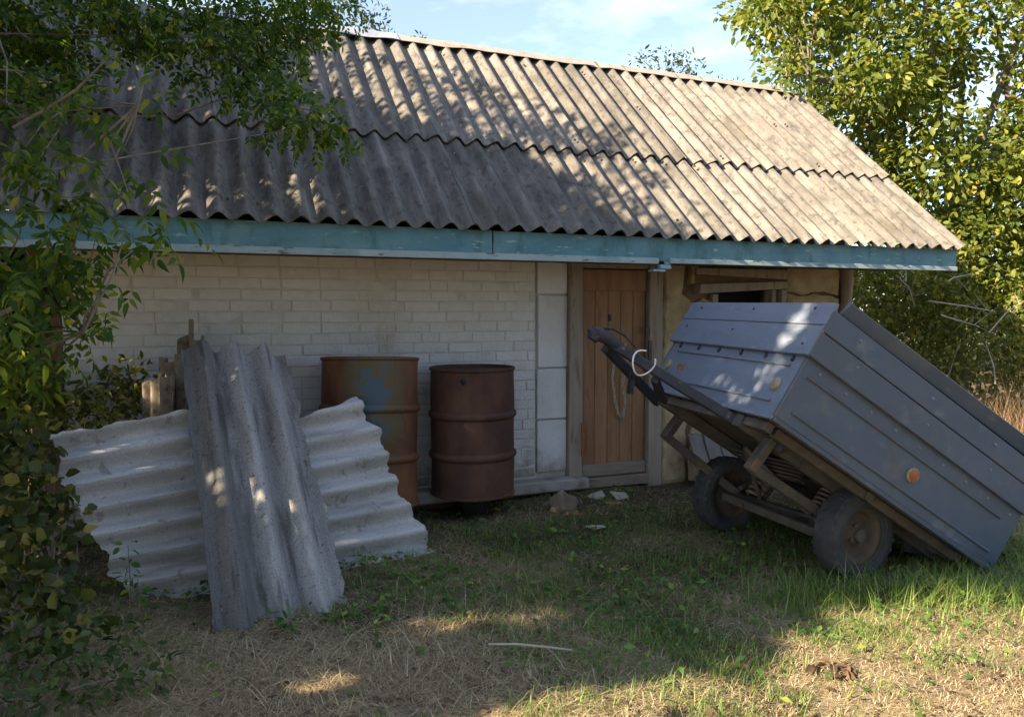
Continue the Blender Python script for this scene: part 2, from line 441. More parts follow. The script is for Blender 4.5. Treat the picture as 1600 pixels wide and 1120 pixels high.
def ground_mat():
    m, t, b, out = new_mat('earth_and_thatch')
    g = t.nodes.new('ShaderNodeNewGeometry')
    vec = g.outputs['Position']
    f = noise_node(t, vec, 3, 8, .65)
    c = ramp(t, f, [(.3, (.06, .046, .034)), (.5, (.10, .078, .055)), (.7, (.15, .12, .083))])
    f2 = noise_node(t, vec, .9, 5, .6)
    dv = t.nodes.new('ShaderNodeVectorMath')
    dv.operation = 'DOT_PRODUCT'
    dv.inputs[1].default_value = tuple(V)
    t.links.new(vec, dv.inputs[0])
    ma = t.nodes.new('ShaderNodeMath')
    ma.operation = 'MULTIPLY_ADD'
    ma.inputs[1].default_value = 1.2
    t.links.new(f2, ma.inputs[0])
    t.links.new(dv.outputs['Value'], ma.inputs[2])
    thatch = mix(t, step(t, ma.outputs[0], 5.45, 4.7), (0, 0, 0), step(t, f2, .42, .58, .7))
    c = mix(t, thatch, c, ramp(t, noise_node(t, vec, 60, 5, .7), [(.3, (.19, .15, .09)), (.7, (.44, .36, .23))]))
    f3 = noise_node(t, vec, 1.7, 5, .6)
    c = mix(t, step(t, f3, .56, .68, .5), c, (.06, .08, .03))
    t.links.new(c, b.inputs['Base Color'])
    b.inputs['Roughness'].default_value = .97
    b.inputs['Specular IOR Level'].default_value = .1
    bp = t.nodes.new('ShaderNodeBump')
    bp.inputs['Strength'].default_value = .8
    bp.inputs['Distance'].default_value = .02
    t.links.new(noise_node(t, vec, 45, 7, .7), bp.inputs['Height'])
    t.links.new(bp.outputs['Normal'], b.inputs['Normal'])
    return m


M['ground'] = ground_mat()


# ------------------------------------------------------------------ object helpers
def link(name, me, parent=None, mat=None, label=None, cat=None, group=None, kind=None, smooth=False):
    o = bpy.data.objects.new(name, me)
    COL.objects.link(o)
    if mat and not me.materials:
        me.materials.append(mat)
    if parent:
        o.parent = parent
        o.matrix_parent_inverse = parent.matrix_world.inverted() if False else Matrix.Identity(4)
    tag(o, label, cat, group, kind)
    if smooth:
        me.polygons.foreach_set('use_smooth', [True] * len(me.polygons))
        if len(me.polygons) < 20000:
            me.set_sharp_from_angle(angle=R_(52))
    return o


def tag(o, label=None, cat=None, group=None, kind=None):
    for k, v in (('label', label), ('category', cat), ('group', group), ('kind', kind)):
        if v:
            o[k] = v


def root(name, loc, label, cat, group=None):
    o = bpy.data.objects.new(name, None)
    COL.objects.link(o)
    o.location = Vector(loc)
    o.empty_display_size = .1
    tag(o, label, cat, group)
    return o


class MB:
    """collects pieces into one mesh"""

    def __init__(s):
        s.v = []
        s.f = []
        s.uv = None

    def add(s, vs, fs):
        n = len(s.v)
        s.v += [tuple(map(float, p)) for p in vs]
        s.f += [tuple(i + n for i in f) for f in fs]
        return s

    def hexa(s, c):
        """c = 8 corners: bottom ring 0-3, top ring 4-7"""
        return s.add(c, [(3, 2, 1, 0), (4, 5, 6, 7), (0, 1, 5, 4), (1, 2, 6, 5), (2, 3, 7, 6), (3, 0, 4, 7)])

    def box(s, o, ax, ay, az, x0, x1, y0, y1, z0, z1):
        q = lambda x, y, z: o + ax * x + ay * y + az * z
        return s.hexa([q(x0, y0, z0), q(x1, y0, z0), q(x1, y1, z0), q(x0, y1, z0), q(x0, y0, z1), q(x1, y0, z1), q(x1, y1, z1), q(x0, y1, z1)])

    def uvz(s, u0, u1, v0, v1, z0, z1):
        return s.box(np.zeros(3), U, V, Z, u0, u1, v0, v1, z0, z1)

    def tube(s, pts, rad, n=8, cap=True, closed=False):
        pts = [np.array(p, float) for p in pts]
        k = len(pts)
        rad = [rad] * k if np.isscalar(rad) else rad
        rings = []
        ref = None
        for i, p in enumerate(pts):
            a = pts[(i + 1) % k] if closed or i < k - 1 else p
            b = pts[i - 1] if closed or i > 0 else p
            d = a - b
            d = d / (np.linalg.norm(d) + 1e-9)
            if ref is None:
                ref = np.cross(d, Z if abs(d[2]) < .9 else U)
            x = ref - d * (ref @ d)
            x = x / (np.linalg.norm(x) + 1e-9)
            ref = x
            y = np.cross(d, x)
            rings.append([p + (x * math.cos(t) + y * math.sin(t)) * rad[i] for t in [2 * math.pi * j / n for j in range(n)]])
        vs = [q for r in rings for q in r]
        fs = []
        for i in range(k if closed else k - 1):
            j2 = (i + 1) % k
            for j in range(n):
                fs.append((i * n + j, i * n + (j + 1) % n, j2 * n + (j + 1) % n, j2 * n + j))
        if cap and not closed:
            fs.append(tuple(range(n - 1, -1, -1)))
            fs.append(tuple((k - 1) * n + j for j in range(n)))
        return s.add(vs, fs)

    def bar(s, a, b, w, h, up=Z):
        """a rectangular bar from a to b"""
        a = np.array(a, float)
        b = np.array(b, float)
        d = b - a
        L = np.linalg.norm(d)
        d = d / L
        y = np.cross(up, d)
        y = y / np.linalg.norm(y)
        z = np.cross(d, y)
        return s.box(a, d, y, z, 0, L, -w / 2, w / 2, -h / 2, h / 2)

    def lathe(s, c, axis, prof, n=40):
        """prof = (distance along axis, radius)"""
        axis = np.array(axis, float)
        axis = axis / np.linalg.norm(axis)
        x = np.cross(axis, U if abs(axis @ U) < .9 else Z)
        x = x / np.linalg.norm(x)
        y = np.cross(axis, x)
        vs = []
        for (h, r) in prof:
            for j in range(n):
                t = 2 * math.pi * j / n
                vs.append(np.array(c) + axis * h + (x * math.cos(t) + y * math.sin(t)) * r)
        fs = []
        for i in range(len(prof) - 1):
            for j in range(n):
                fs.append((i * n + j, i * n + (j + 1) % n, (i + 1) * n + (j + 1) % n, (i + 1) * n + j))
        return s.add(vs, fs)

    def build(s, name, mat, parent=None, base=None, smooth=False, bevel=0, **kw):
        if base is None and parent is not None:
            q = parent
            base = np.zeros(3)
            while q:
                base = base + np.array(q.location)
                q = q.parent
        v = np.array(s.v)
        if base is not None:
            v = v - np.array(base)
        me = bpy.data.meshes.new(name)
        me.from_pydata(v.tolist(), [], s.f)
        if s.uv:
            put_uv(me, s.uv)
        if bevel:
            bm = bmesh.new()
            bm.from_mesh(me)
            bmesh.ops.bevel(bm, geom=list(bm.edges), offset=bevel, segments=1, affect='EDGES', clamp_overlap=True)
            bm.to_mesh(me)
            bm.free()
        o = link(name, me, parent, mat, smooth=smooth, **kw)
        if base is not None and parent is None:
            o.location = Vector(base)
        return o


def np_mesh(name, verts, faces, mat, parent=None, base=None, smooth=False, **kw):
    """faces: (n,3) or (n,4) integer array"""
    if base is not None:
        verts = verts - np.array(base)
    elif parent is not None:
        verts = verts - np.array(parent.location)
    me = bpy.data.meshes.new(name)
    k = faces.shape[1]
    me.vertices.add(len(verts))
    me.vertices.foreach_set('co', np.ascontiguousarray(verts, np.float32).ravel())
    me.loops.add(faces.size)
    me.loops.foreach_set('vertex_index', np.ascontiguousarray(faces, np.int32).ravel())
    me.polygons.add(len(faces))
    me.polygons.foreach_set('loop_start', np.arange(0, faces.size, k, dtype=np.int32))
    me.polygons.foreach_set('loop_total', np.full(len(faces), k, np.int32))
    me.update(calc_edges=True)
    o = link(name, me, parent, mat, smooth=smooth, **kw)
    if base is not None and parent is None:
        o.location = Vector(base)
    return o


def jit(a):
    return random.uniform(-a, a)


# ------------------------------------------------------------------ ground
def gz(x, y):
    n = .018 * np.sin(1.9 * x + .7) * np.sin(1.4 * y + .3) + .010 * np.sin(4.1 * x - 2.2 * y) + .006 * np.sin(9 * x + 5 * y)
    return n


gx = np.concatenate([np.linspace(-600, -9, 12)[:-1], np.linspace(-9, 11, 161), np.linspace(11, 600, 12)[1:]])
gy = np.concatenate([np.linspace(-300, -4, 8)[:-1], np.linspace(-4, 14, 145), np.linspace(14, 900, 14)[1:]])
GX, GY = np.meshgrid(gx, gy)
near = ((np.abs(GX - 1) < 10) & (GY > -4) & (GY < 14)).astype(float)
GZ = gz(GX, GY) * near
gv = np.stack([GX.ravel(), GY.ravel(), GZ.ravel()], 1)
nx_, ny_ = len(gx), len(gy)
ii, jj = np.meshgrid(np.arange(nx_ - 1), np.arange(ny_ - 1))
q0 = (jj * nx_ + ii).ravel()
gf = np.stack([q0, q0 + 1, q0 + 1 + nx_, q0 + nx_], 1)
np_mesh('ground', gv, gf, M['ground'], smooth=True, kind='structure')

# ------------------------------------------------------------------ corrugated sheets
def corrugated(P00, P10, P11, P01, waves, amp, nl=6, seg=9, thick=.006, ragged=.0, tmax=None, sag=0, seed=0, phase=0., flip=1):
    """waves run along s (P00->P10), are counted along t (P00->P01). Returns MB."""
    P00, P10, P11, P01 = [np.array(p, float) for p in (P00, P10, P11, P01)]
    nrm = np.cross(P10 - P00, P01 - P00)
    nrm = nrm / np.linalg.norm(nrm) * flip
    nt = int(waves * seg)
    top, bot, uvs = [], [], []
    for i in range(nl + 1):
        for j in range(nt + 1):
            s = i / nl
            t = j / nt
            if tmax:
                t = t * tmax(s)
            if ragged:
                ed = max(0, 1 - min(s, 1 - s) * nl)
                w_ = seed + (0 if s < .5 else 7)
                s += ed * ragged * (.8 * mnoise.noise((w_, t * waves * 1.3, .3)) + .35 * mnoise.noise((w_, t * waves * 5.1, 2.3)))
                et = max(0, 1 - min(t, 1 - t) * waves * 2)
                t += et * ragged * (.55 * mnoise.noise((s * 14, seed + t * .2, 3.1)) + .3 * mnoise.noise((s * 47, seed + t * .2, 5.1)))
            p = P00 * (1 - s) * (1 - t) + P10 * s * (1 - t) + P11 * s * t + P01 * (1 - s) * t
            h = amp * math.cos(2 * math.pi * (t * waves + phase)) + sag * math.sin(math.pi * s) + .003 * mnoise.noise((s * 5, t * 9, seed))
            uvs.append((s * np.linalg.norm(P10 - P00), t * np.linalg.norm(P01 - P00)))
            top.append(p + nrm * (h + thick / 2))
            bot.append(p + nrm * (h - thick / 2))
    m = MB()
    n1 = nt + 1
    N = len(top)
    fs = []
    for i in range(nl):
        for j in range(nt):
            a = i * n1 + j
            fs.append((a, a + n1, a + n1 + 1, a + 1))
            fs.append((N + a, N + a + 1, N + a + n1 + 1, N + a + n1))
    for j in range(nt):
        fs.append((j, j + 1, N + j + 1, N + j))
        a = nl * n1 + j
        fs.append((a + 1, a, N + a, N + a + 1))
    for i in range(nl):
        a = i * n1
        fs.append((a + n1, a, N + a, N + a + n1))
        a = i * n1 + nt
        fs.append((a, a + n1, N + a + n1, N + a))
    m.add(top + bot, fs)
    m.uv = uvs + uvs
    return m


def put_uv(me, uv):
    lay = me.uv_layers.new(name='UVMap')
    a = np.array(uv, np.float32)
    vi = np.zeros(len(me.loops), np.int32)
    me.loops.foreach_get('vertex_index', vi)
    lay.data.foreach_set('uv', a[vi].ravel())


# ------------------------------------------------------------------ the shed
WV = 5.45           # front face of the wall
shed = root('shed', P(2.3, WV, 0), 'long low whitewashed brick shed with corrugated grey roof and blue eaves board', 'shed')

# brick wall: backing of mortar and every brick
wall = MB().uvz(-.80, 2.395, WV + .0042, WV + .25, 0, 1.86).build('brick_wall', M['mortar'], shed)
BH, BJ = .066, .010
brick_meshes = {}


def brick_mesh(L, k):
    key = (round(L, 3), k)
    if key not in brick_meshes:
        r = random.Random(k * 31 + int(L * 1000))
        m = MB()
        q = lambda: r.uniform(-.0025, .0025)
        c = []
        for z in (0, BH):
            for (x, y) in ((0, 0), (L, 0), (L, .08), (0, .08)):
                c.append(U * (x + q()) + V * (y + (q() if y == 0 else 0)) + Z * (z + q()))
        m.hexa(c)
        me = bpy.data.meshes.new('brick')
        me.from_pydata(m.v, [], m.f)
        bm = bmesh.new()
        bm.from_mesh(me)
        bmesh.ops.bevel(bm, geom=list(bm.edges), offset=.0025, segments=1, affect='EDGES')
        bm.to_mesh(me)
        bm.free()
        me.materials.append(M['whitewash'])
        brick_meshes[key] = me
    return brick_meshes[key]


base = np.array(shed.location)
z = .15
row = 0
rb = random.Random(5)
while z + BH < 1.86:
    u = -.798
    first = [.25, .12, .19][row % 3] if row % 4 else .25
    k = 0
    while u < 2.39:
        L = first if k == 0 else .252
        if k and rb.random() < .10:
            L = .12
        if u + L > 2.385:
            L = 2.39 - u
            if L < .05:
                break
        me = brick_mesh(L, rb.randrange(3))
        o = bpy.data.objects.new('brick', me)
        COL.objects.link(o)
        o.parent = wall
        o.location = Vector(P(u, WV + rb.uniform(-.005, .003), z + rb.uniform(-.0015, .0015)) - base)
        o.rotation_euler = (0, rb.uniform(-.006, .006), rb.uniform(-.012, .012))
        u += L + BJ * rb.choice([.6, 1, 1, 1.3])
        k += 1
    z += BH + BJ
    row += 1

# column of big white blocks beside the door
zb = [(.175, .585), (.597, .99), (1.0, 1.56), (1.575, 1.87)]
for i, (a, b) in enumerate(zb):
    u0, u1 = 2.415 + jit(.006), 2.668 + jit(.004)
    MB().uvz(u0, u1, WV - .006 + jit(.006), WV + .2, a, b).build('wall_block', M['panel'], shed, bevel=.006)
MB().uvz(2.395, 2.80, WV + .03, WV + .25, 0.02, 1.86).build('wall_core', M['mortar'], shed)

# sill
MB().uvz(-.95, 2.80, 5.30, WV + .004, .045, .135).build('sill', M['concrete'], shed, bevel=.012)
MB().uvz(-.90, 2.72, 5.40, 5.56, -.03, .045).build('footing', M['clay_core'], shed)

# door with frame
frame = MB().uvz(2.672, 2.788, WV - .045, WV + .12, .13, 1.86).build('door_frame', M['jamb'], shed, bevel=.005)
MB().uvz(3.402, 3.53, WV - .04, WV + .12, -.03, 1.86).build('jamb', M['jamb'], frame, bevel=.005)
MB().uvz(2.79, 3.40, WV - .02, WV + .12, 1.78, 1.86).build('head', M['jamb'], frame, bevel=.004)
MB().uvz(2.70, 3.40, WV - .06, WV + .13, .02, .10).build('threshold', M['door_rail'], frame, bevel=.006)
door = MB().uvz(2.80, 3.392, WV + .035, WV + .05, .115, 1.775).build('door', M['void'], shed)
nb = 5
wdt = (3.388 - 2.802) / nb
for i in range(nb):
    a = 2.802 + i * wdt
    MB().uvz(a + .002, a + wdt - .002, WV + .004 + jit(.003), WV + .034, .20, 1.772).build('door_board', M['door'], door, bevel=.004)
MB().uvz(2.798, 3.392, WV - .018, WV + .034, .108, .205).build('bottom_rail', M['door_rail'], door, bevel=.005)
MB().uvz(2.802, 3.388, WV - .008, WV + .003, 1.60, 1.77).build('top_rail', M['door'], door, bevel=.004)
h = MB().uvz(2.775, 2.80, WV - .058, WV - .046, .29, .55)
h.uvz(2.802, 2.84, WV - .006, WV + .003, .33, .51)
h.tube([P(2.80, WV - .052, .30), P(2.80, WV - .052, .54)], .009)
h.build('hinge', M['rust_spot'], door)
h = MB().uvz(3.04, 3.058, WV - .01, WV + .003, 1.36, 1.41)
h.build('keyhole_plate', M['black'], door)
h = MB().uvz(3.385, 3.412, WV - .062, WV - .041, 1.03, 1.20)
h.uvz(3.36, 3.40, WV - .05, WV - .041, 1.26, 1.31)
h.build('latch', M['frame_steel'], door)

# clay wall right of the door: core, window hole, plaster patches with open cracks
cw = MB()
cw.uvz(3.53, 4.06, WV + .02, WV + .25, -.05, 1.86)
cw.uvz(4.76, 5.56, WV + .02, WV + .25, -.05, 1.86)
cw.uvz(4.06, 4.76, WV + .02, WV + .25, -.05, 1.12)
cw.uvz(4.06, 4.76, WV + .02, WV + .25, 1.66, 1.86)
clay = cw.build('clay_wall', M['clay_core'], shed)
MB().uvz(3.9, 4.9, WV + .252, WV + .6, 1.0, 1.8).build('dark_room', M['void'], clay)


def patch(poly, seed, d=.028, mat='clay', amp=.026):
    """irregular plaster slab from a rough outline in (u, z)"""
    pts = []
    n = len(poly)
    for i in range(n):
        a, b = poly[i], poly[(i + 1) % n]
        L = math.hypot(b[0] - a[0], b[1] - a[1])
        k = max(1, int(L / .035))
        for j in range(k):
            t = j / k
            u_, z_ = a[0] + (b[0] - a[0]) * t, a[1] + (b[1] - a[1]) * t
            pts.append((u_ + amp * mnoise.noise((u_ * 11, z_ * 11, seed)), z_ + amp * mnoise.noise((u_ * 11, z_ * 11, seed + 9))))
    cu = sum(p[0] for p in pts) / len(pts)
    cz = sum(p[1] for p in pts) / len(pts)
    m = MB()
    k = len(pts)
    f_ = [P(u_, WV - d + .02 + .006 * mnoise.noise((u_ * 6, z_ * 6, seed)), z_) for u_, z_ in pts]
    i_ = [P(cu + (u_ - cu) * .8, WV - d + .008 * mnoise.noise((u_ * 5, z_ * 5, seed)), cz + (z_ - cz) * .93) for u_, z_ in pts]
    b_ = [P(u_, WV + .03, z_) for u_, z_ in pts]
    fs = []
    for i in range(k):
        j = (i + 1) % k
        fs.append((i, j, k + j, k + i))
        fs.append((2 * k + i, 2 * k + j, j, i))
    fs.append(tuple(range(k, 2 * k)))
    m.add(f_ + i_ + b_, fs)
    return m.build('plaster_patch', M[mat], clay)


patch([(3.54, -.04), (3.80, -.04), (3.79, .9), (3.83, 1.50), (3.72, 1.60), (3.76, 1.84), (3.54, 1.84)], 1)
patch([(3.86, .55), (4.05, .5), (4.05, 1.50), (3.94, 1.55), (3.87, 1.50), (3.88, 1.2), (3.84, .9)], 2)
patch([(3.81, 1.665), (3.86, 1.67), (3.85, 1.74), (3.90, 1.84), (3.80, 1.84)], 3)
patch([(4.84, 1.615), (5.0, 1.59), (5.2, 1.612), (5.44, 1.575), (5.44, 1.84), (4.84, 1.84)], 4)
patch([(4.83, .5), (5.44, .5), (5.44, 1.555), (5.2, 1.59), (5.0, 1.57), (4.83, 1.595)], 5)
patch([(3.84, -.04), (5.44, -.04), (5.44, .47), (4.4, .48), (3.86, .50)], 6)
patch([(4.08, .52), (4.80, .5), (4.80, 1.08), (4.08, 1.08)], 7)

win = MB()
win.hexa([P(3.87, WV - .06, 1.585), P(4.80, WV - .06, 1.635), P(4.80, WV + .10, 1.635), P(3.87, WV + .10, 1.585),
          P(3.88, WV - .06, 1.665), P(4.80, WV - .06, 1.70), P(4.80, WV + .10, 1.70), P(3.88, WV + .10, 1.665)])
win = win.build('window', M['jamb'], shed, bevel=.004)
MB().hexa([P(3.84, WV - .05, 1.745), P(4.80, WV - .05, 1.715), P(4.80, WV + .1, 1.715), P(3.84, WV + .1, 1.745),
           P(3.84, WV - .05, 1.80), P(4.80, WV - .05, 1.80), P(4.80, WV + .1, 1.80), P(3.84, WV + .1, 1.80)]).build('lintel', M['jamb'], win, bevel=.004)
MB().uvz(4.03, 4.085, WV - .03, WV + .10, 1.08, 1.583).build('frame', M['jamb'], win, bevel=.004)
MB().uvz(4.67, 4.72, WV - .01, WV + .10, 1.08, 1.626).build('frame', M['jamb'], win, bevel=.004)
MB().uvz(4.745, 4.80, WV - .05, WV + .10, 1.05, 1.626).build('frame', M['jamb'], win, bevel=.004)
MB().uvz(4.0, 4.80, WV - .05, WV + .10, 1.04, 1.085).build('window_sill', M['jamb'], win, bevel=.004)
cp = MB()
cp.tube([P(5.51 + .012 * math.sin(k * 2.1), WV - .015 + .01 * math.cos(k * 1.7), z_) for k, z_ in enumerate(np.linspace(-.05, 1.86, 12))],
        [.06 + .012 * math.sin(k * 1.9) for k in range(12)], 9)
cp.build('corner_post', M['jamb'], shed, smooth=True)
lp = MB().uvz(-.98, -.802, WV - .03, WV + .25, -.02, 1.86)
lp.build('clay_pier', M['clay_core'], shed, bevel=.02)

# side and back walls
RV, RZ, EV, EZ = 6.68, 3.72, 4.60, 1.965       # ridge and eave
SL = (RZ - EZ) / (RV - EV)
for uu in (-.97, 5.40):
    m = MB()
    pr = [(WV + .26, -.05), (7.9, -.05), (7.9, EZ + SL * (2 * RV - 7.9 - EV) - .1), (RV, RZ - .12), (WV + .26, EZ + SL * (WV + .26 - EV) - .1)]
    a = [P(uu, v_, z_) for v_, z_ in pr]
    b = [P(uu + .16, v_, z_) for v_, z_ in pr]
    m.add(a + b, [tuple(range(5)), tuple(range(9, 4, -1))] + [(i, (i + 1) % 5, 5 + (i + 1) % 5, 5 + i) for i in range(5)])
    m.build('gable_wall', M['clay'], shed)
MB().uvz(-.97, 5.56, 7.9, 8.05, -.05, 2.0).build('back_wall', M['clay'], shed)
MB().uvz(-.97, 5.56, WV + .02, WV + .2, 1.86, 2.45).build('wall_plate', M['dark_wood'], shed)

# soffit boards and eaves board
for i in range(4):
    v0 = 4.69 + i * .19
    MB().uvz(-1.52, 5.90, v0, v0 + .184, 1.815 + jit(.003), 1.835).build('soffit_board', M['dark_wood'], shed)
fas = MB().uvz(-1.56, 1.742, 4.65, 4.675, 1.795, 1.958).build('fascia', M['fascia'], shed, bevel=.003)
MB().uvz(1.750, 5.93, 4.648, 4.674, 1.790, 1.955).build('fascia_board', M['fascia'], fas, bevel=.003)
MB().uvz(-1.56, 2.985, 4.636, 4.648, 1.770, 1.812).build('trim_strip', M['trim'], fas, bevel=.003)
MB().uvz(3.075, 5.93, 4.634, 4.646, 1.776, 1.812).build('trim_strip', M['trim'], fas, bevel=.003)
tb = MB().uvz(2.985, 3.075, 4.615, 4.70, 1.735, 1.765)
tb.uvz(2.935, 3.03, 4.62, 4.70, 1.715, 1.733)
tb.uvz(3.03, 3.07, 4.612, 4.645, 1.766, 1.800)
tb.build('tin_bracket', M['tin'], shed, bevel=.003)

# roof: each corrugated sheet laid with a little slack
roof = MB()
for v0 in np.linspace(4.85, 6.5, 5):
    z0 = EZ + SL * (v0 - EV) - .095
    roof.uvz(-1.50, 5.80, v0, v0 + .05, z0 - .04, z0)
roof = roof.build('roof', M['dark_wood'], shed)
up_f = (V * (RV - EV) + Z * (RZ - EZ))
LS = np.linalg.norm(up_f)
up_f = up_f / LS
nrm_f = np.cross(U, up_f)


def sheet_mesh(length, seed):
    """8-wave sheet: x along the eave, y up the slope, z out of the roof"""
    m = corrugated((0, 0, 0), (0, length, 0), (1.20, length, 0), (1.20, 0, 0), 8, .027, nl=9, seg=10, thick=.007, ragged=.018, seed=seed, flip=-1)
    me = bpy.data.meshes.new('roofing_sheet')
    me.from_pydata(m.v, [], m.f)
    put_uv(me, m.uv)
    me.polygons.foreach_set('use_smooth', [True] * len(me.polygons))
    me.set_sharp_from_angle(angle=R_(52))
    me.materials.append(M['roof'])
    return me


low = [sheet_mesh(1.25, i * 3.7) for i in range(3)]
upp = [sheet_mesh(1.70, i * 5.1 + 2) for i in range(3)]
rr = random.Random(8)
for side in (0, 1):
    for rowi in (0, 1):
        for i in range(7):
            u0 = 5.95 - 1.05 * (i + 1) - .15
            me = (low if rowi == 0 else upp)[rr.randrange(3)]
            o = bpy.data.objects.new('roofing_sheet', me)
            COL.objects.link(o)
            o.parent = roof
            d0 = rr.uniform(-.012, .012) if rowi == 0 else LS - 1.66 + rr.uniform(-.018, .018)
            lift = .012 * (i % 2) * .5 + (.024 if rowi else 0)
            ax, ay, az = U, up_f, nrm_f
            org = P(u0, EV, EZ) + ay * d0 + az * lift
            if side:
                ay = -V * (RV - EV) / LS + Z * (RZ - EZ) / LS
                ax = -U
                az = np.cross(ax, ay)
                org = P(u0 + 1.2, 2 * RV - EV, EZ) + ay * d0 + az * lift
            rot_ = Matrix(((ax[0], ay[0], az[0]), (ax[1], ay[1], az[1]), (ax[2], ay[2], az[2]))).to_4x4()
            if rowi:
                tilt = Matrix.Rotation(.014 + rr.uniform(-.003, .004), 4, 'X')
            else:
                tilt = Matrix.Rotation(rr.uniform(-.002, .002), 4, 'X')
            o.matrix_local = Matrix.Translation(Vector(org - base)) @ rot_ @ tilt @ Matrix.Rotation(rr.uniform(-.003, .003), 4, 'Z')


nl = MB()
rn = random.Random(3)
for k in range(46):
    u_ = -1.4 + k * .15 + .075
    for d_ in (.14, 1.0, 1.16, 1.9, 2.55):
        if rn.random() < .82:
            continue
        h_ = .030 if d_ < 1.02 else .062
        p = P(u_ + rn.uniform(-.02, .02), EV, EZ) + up_f * (d_ + rn.uniform(-.03, .03)) + nrm_f * h_
        nl.lathe(p, nrm_f, [(-.01, .011), (.002, .010), (.005, .001)], 6)
nl.build('roofing_nail', M['frame_steel'], roof, base=base, kind='stuff')


def ridge(u0, u1, w, lift, mat, seed):
    m = MB()
    n = 24
    vs = []
    for i in range(n + 1):
        u_ = u0 + (u1 - u0) * i / n
        wob = .008 * mnoise.noise((u_ * 3, seed, 0))
        for dv in (-w, 0, w):
            zz = RZ + lift - abs(dv) * SL * .92 + wob + (.014 * mnoise.noise((u_ * 4.2, dv * 9, seed)) if dv else 0)
            vs.append(P(u_, RV + dv, zz))
    k = len(vs)
    vs += [p - Z * .004 for p in vs]
    fs = []
    for i in range(n):
        for j in range(2):
            a = i * 3 + j
            fs += [(a, a + 3, a + 4, a + 1), (k + a, k + a + 1, k + a + 4, k + a + 3)]
        a = i * 3
        fs += [(a, k + a, k + a + 3, a + 3), (a + 2, a + 5, k + a + 5, k + a + 2)]
    fs += [(0, 1, k + 1, k), (1, 2, k + 2, k + 1)]
    m.add(vs, fs)
    return m.build('ridge_cap', M[mat], roof, base=base, smooth=False)


ridge(.10, 1.62, .12, .112, 'zinc', 1)
ridge(1.52, 3.5, .10, .104, 'rusty_flashing', 2)
ridge(3.46, 5.86, .095, .098, 'rusty_flashing', 3)

# ------------------------------------------------------------------ chain on the door, wall clutter
def chain(pts, name, label, size=.017, wire=.0038):
    m = MB()
    pts = [np.array(p) for p in pts]
    seg = []
    for a, b in zip(pts[:-1], pts[1:]):
        L = np.linalg.norm(b - a)
        k = max(1, int(round(L / (size * 1.6))))
        for i in range(k):
            seg.append((a + (b - a) * (i + .5) / k, (b - a) / L))
    for i, (c, d) in enumerate(seg):
        s1 = np.cross(d, V)
        s1 = s1 / (np.linalg.norm(s1) + 1e-6)
        s2 = np.cross(d, s1)
        w = s1 if i % 2 else s2
        ring = []
        for t in np.linspace(0, 2 * math.pi, 11)[:-1]:
            ring.append(c + d * math.sin(t) * size + w * math.cos(t) * size * .55)
        m.tube(ring, wire, 5, closed=True)
    return m.build(name, M['chain'], base=pts[0], smooth=True, label=label, cat='chain')


chain([P(3.10, WV - .02, 1.20), P(3.085, WV - .022, 1.05), P(3.07, WV - .02, .90), P(3.095, WV - .02, .72), P(3.13, WV - .02, .60),
       P(3.17, WV - .02, .56), P(3.19, WV - .02, .70), P(3.165, WV - .02, .86), P(3.20, WV - .024, 1.02), P(3.185, WV - .02, 1.18)],
      'chain', 'thin pale metal chain hanging in a loop on the brown plank door')

# ------------------------------------------------------------------ drums
def drum(loc, R, H, tilt, mat, label, hoops):
    d = root('barrel', loc, label, 'barrel')
    ax = np.array([0, math.sin(tilt), math.cos(tilt)])
    c = np.array(loc, float)
    prof = [(0.0, R * .95), (.006, R + .008), (.018, R + .008), (.024, R)]
    for hz in hoops:
        hz *= H
        prof += [(hz - .06, R), (hz - .028, R - .002), (hz - .016, R + .013), (hz, R + .018), (hz + .016, R + .013), (hz + .028, R - .002), (hz + .06, R)]
    prof += [(H - .024, R)]
    prof = [prof[0]] + [((1 - k / 3) * a[0] + k / 3 * b_[0], (1 - k / 3) * a[1] + k / 3 * b_[1]) for a, b_ in zip(prof[:-1], prof[1:]) for k in ((1, 2, 3) if b_[0] - a[0] > .05 else (3,))]
    body = MB().lathe(c, ax, prof, 56)
    def dent(m):
        for i, p in enumerate(m.v):
            q = np.array(p) - c
            rad = q - ax * (q @ ax)
            k = np.linalg.norm(rad)
            if k > R * .5:
                n_ = mnoise.noise((q[0] * 3.2 + R * 50, q[1] * 3.2, q[2] * 3.5)) * .010 + mnoise.noise((q[0] * 9, q[1] * 9, q[2] * 9 + R * 90)) * .003
                m.v[i] = tuple(np.array(p) + rad / k * n_)
        return m

    b = dent(body).build('body', mat, d, smooth=True)
    dent(MB().lathe(c, ax, [(H - .024, R - .002), (H - .018, R + .009), (H - .004, R + .010), (H, R + .004), (H, R - .006), (H - .012, R - .008), (H - .022, R - .012), (H - .024, .001)], 56)).build('rim', mat, d, smooth=True)
    return d, c, ax


NV = -V
d2, c2, a2 = drum(P(1.768, 5.125, .150), .295, .90, R_(0.3), M['drum_plain'], 'rusty brown steel barrel standing right of the leaning roofing sheets', (.32, .635))
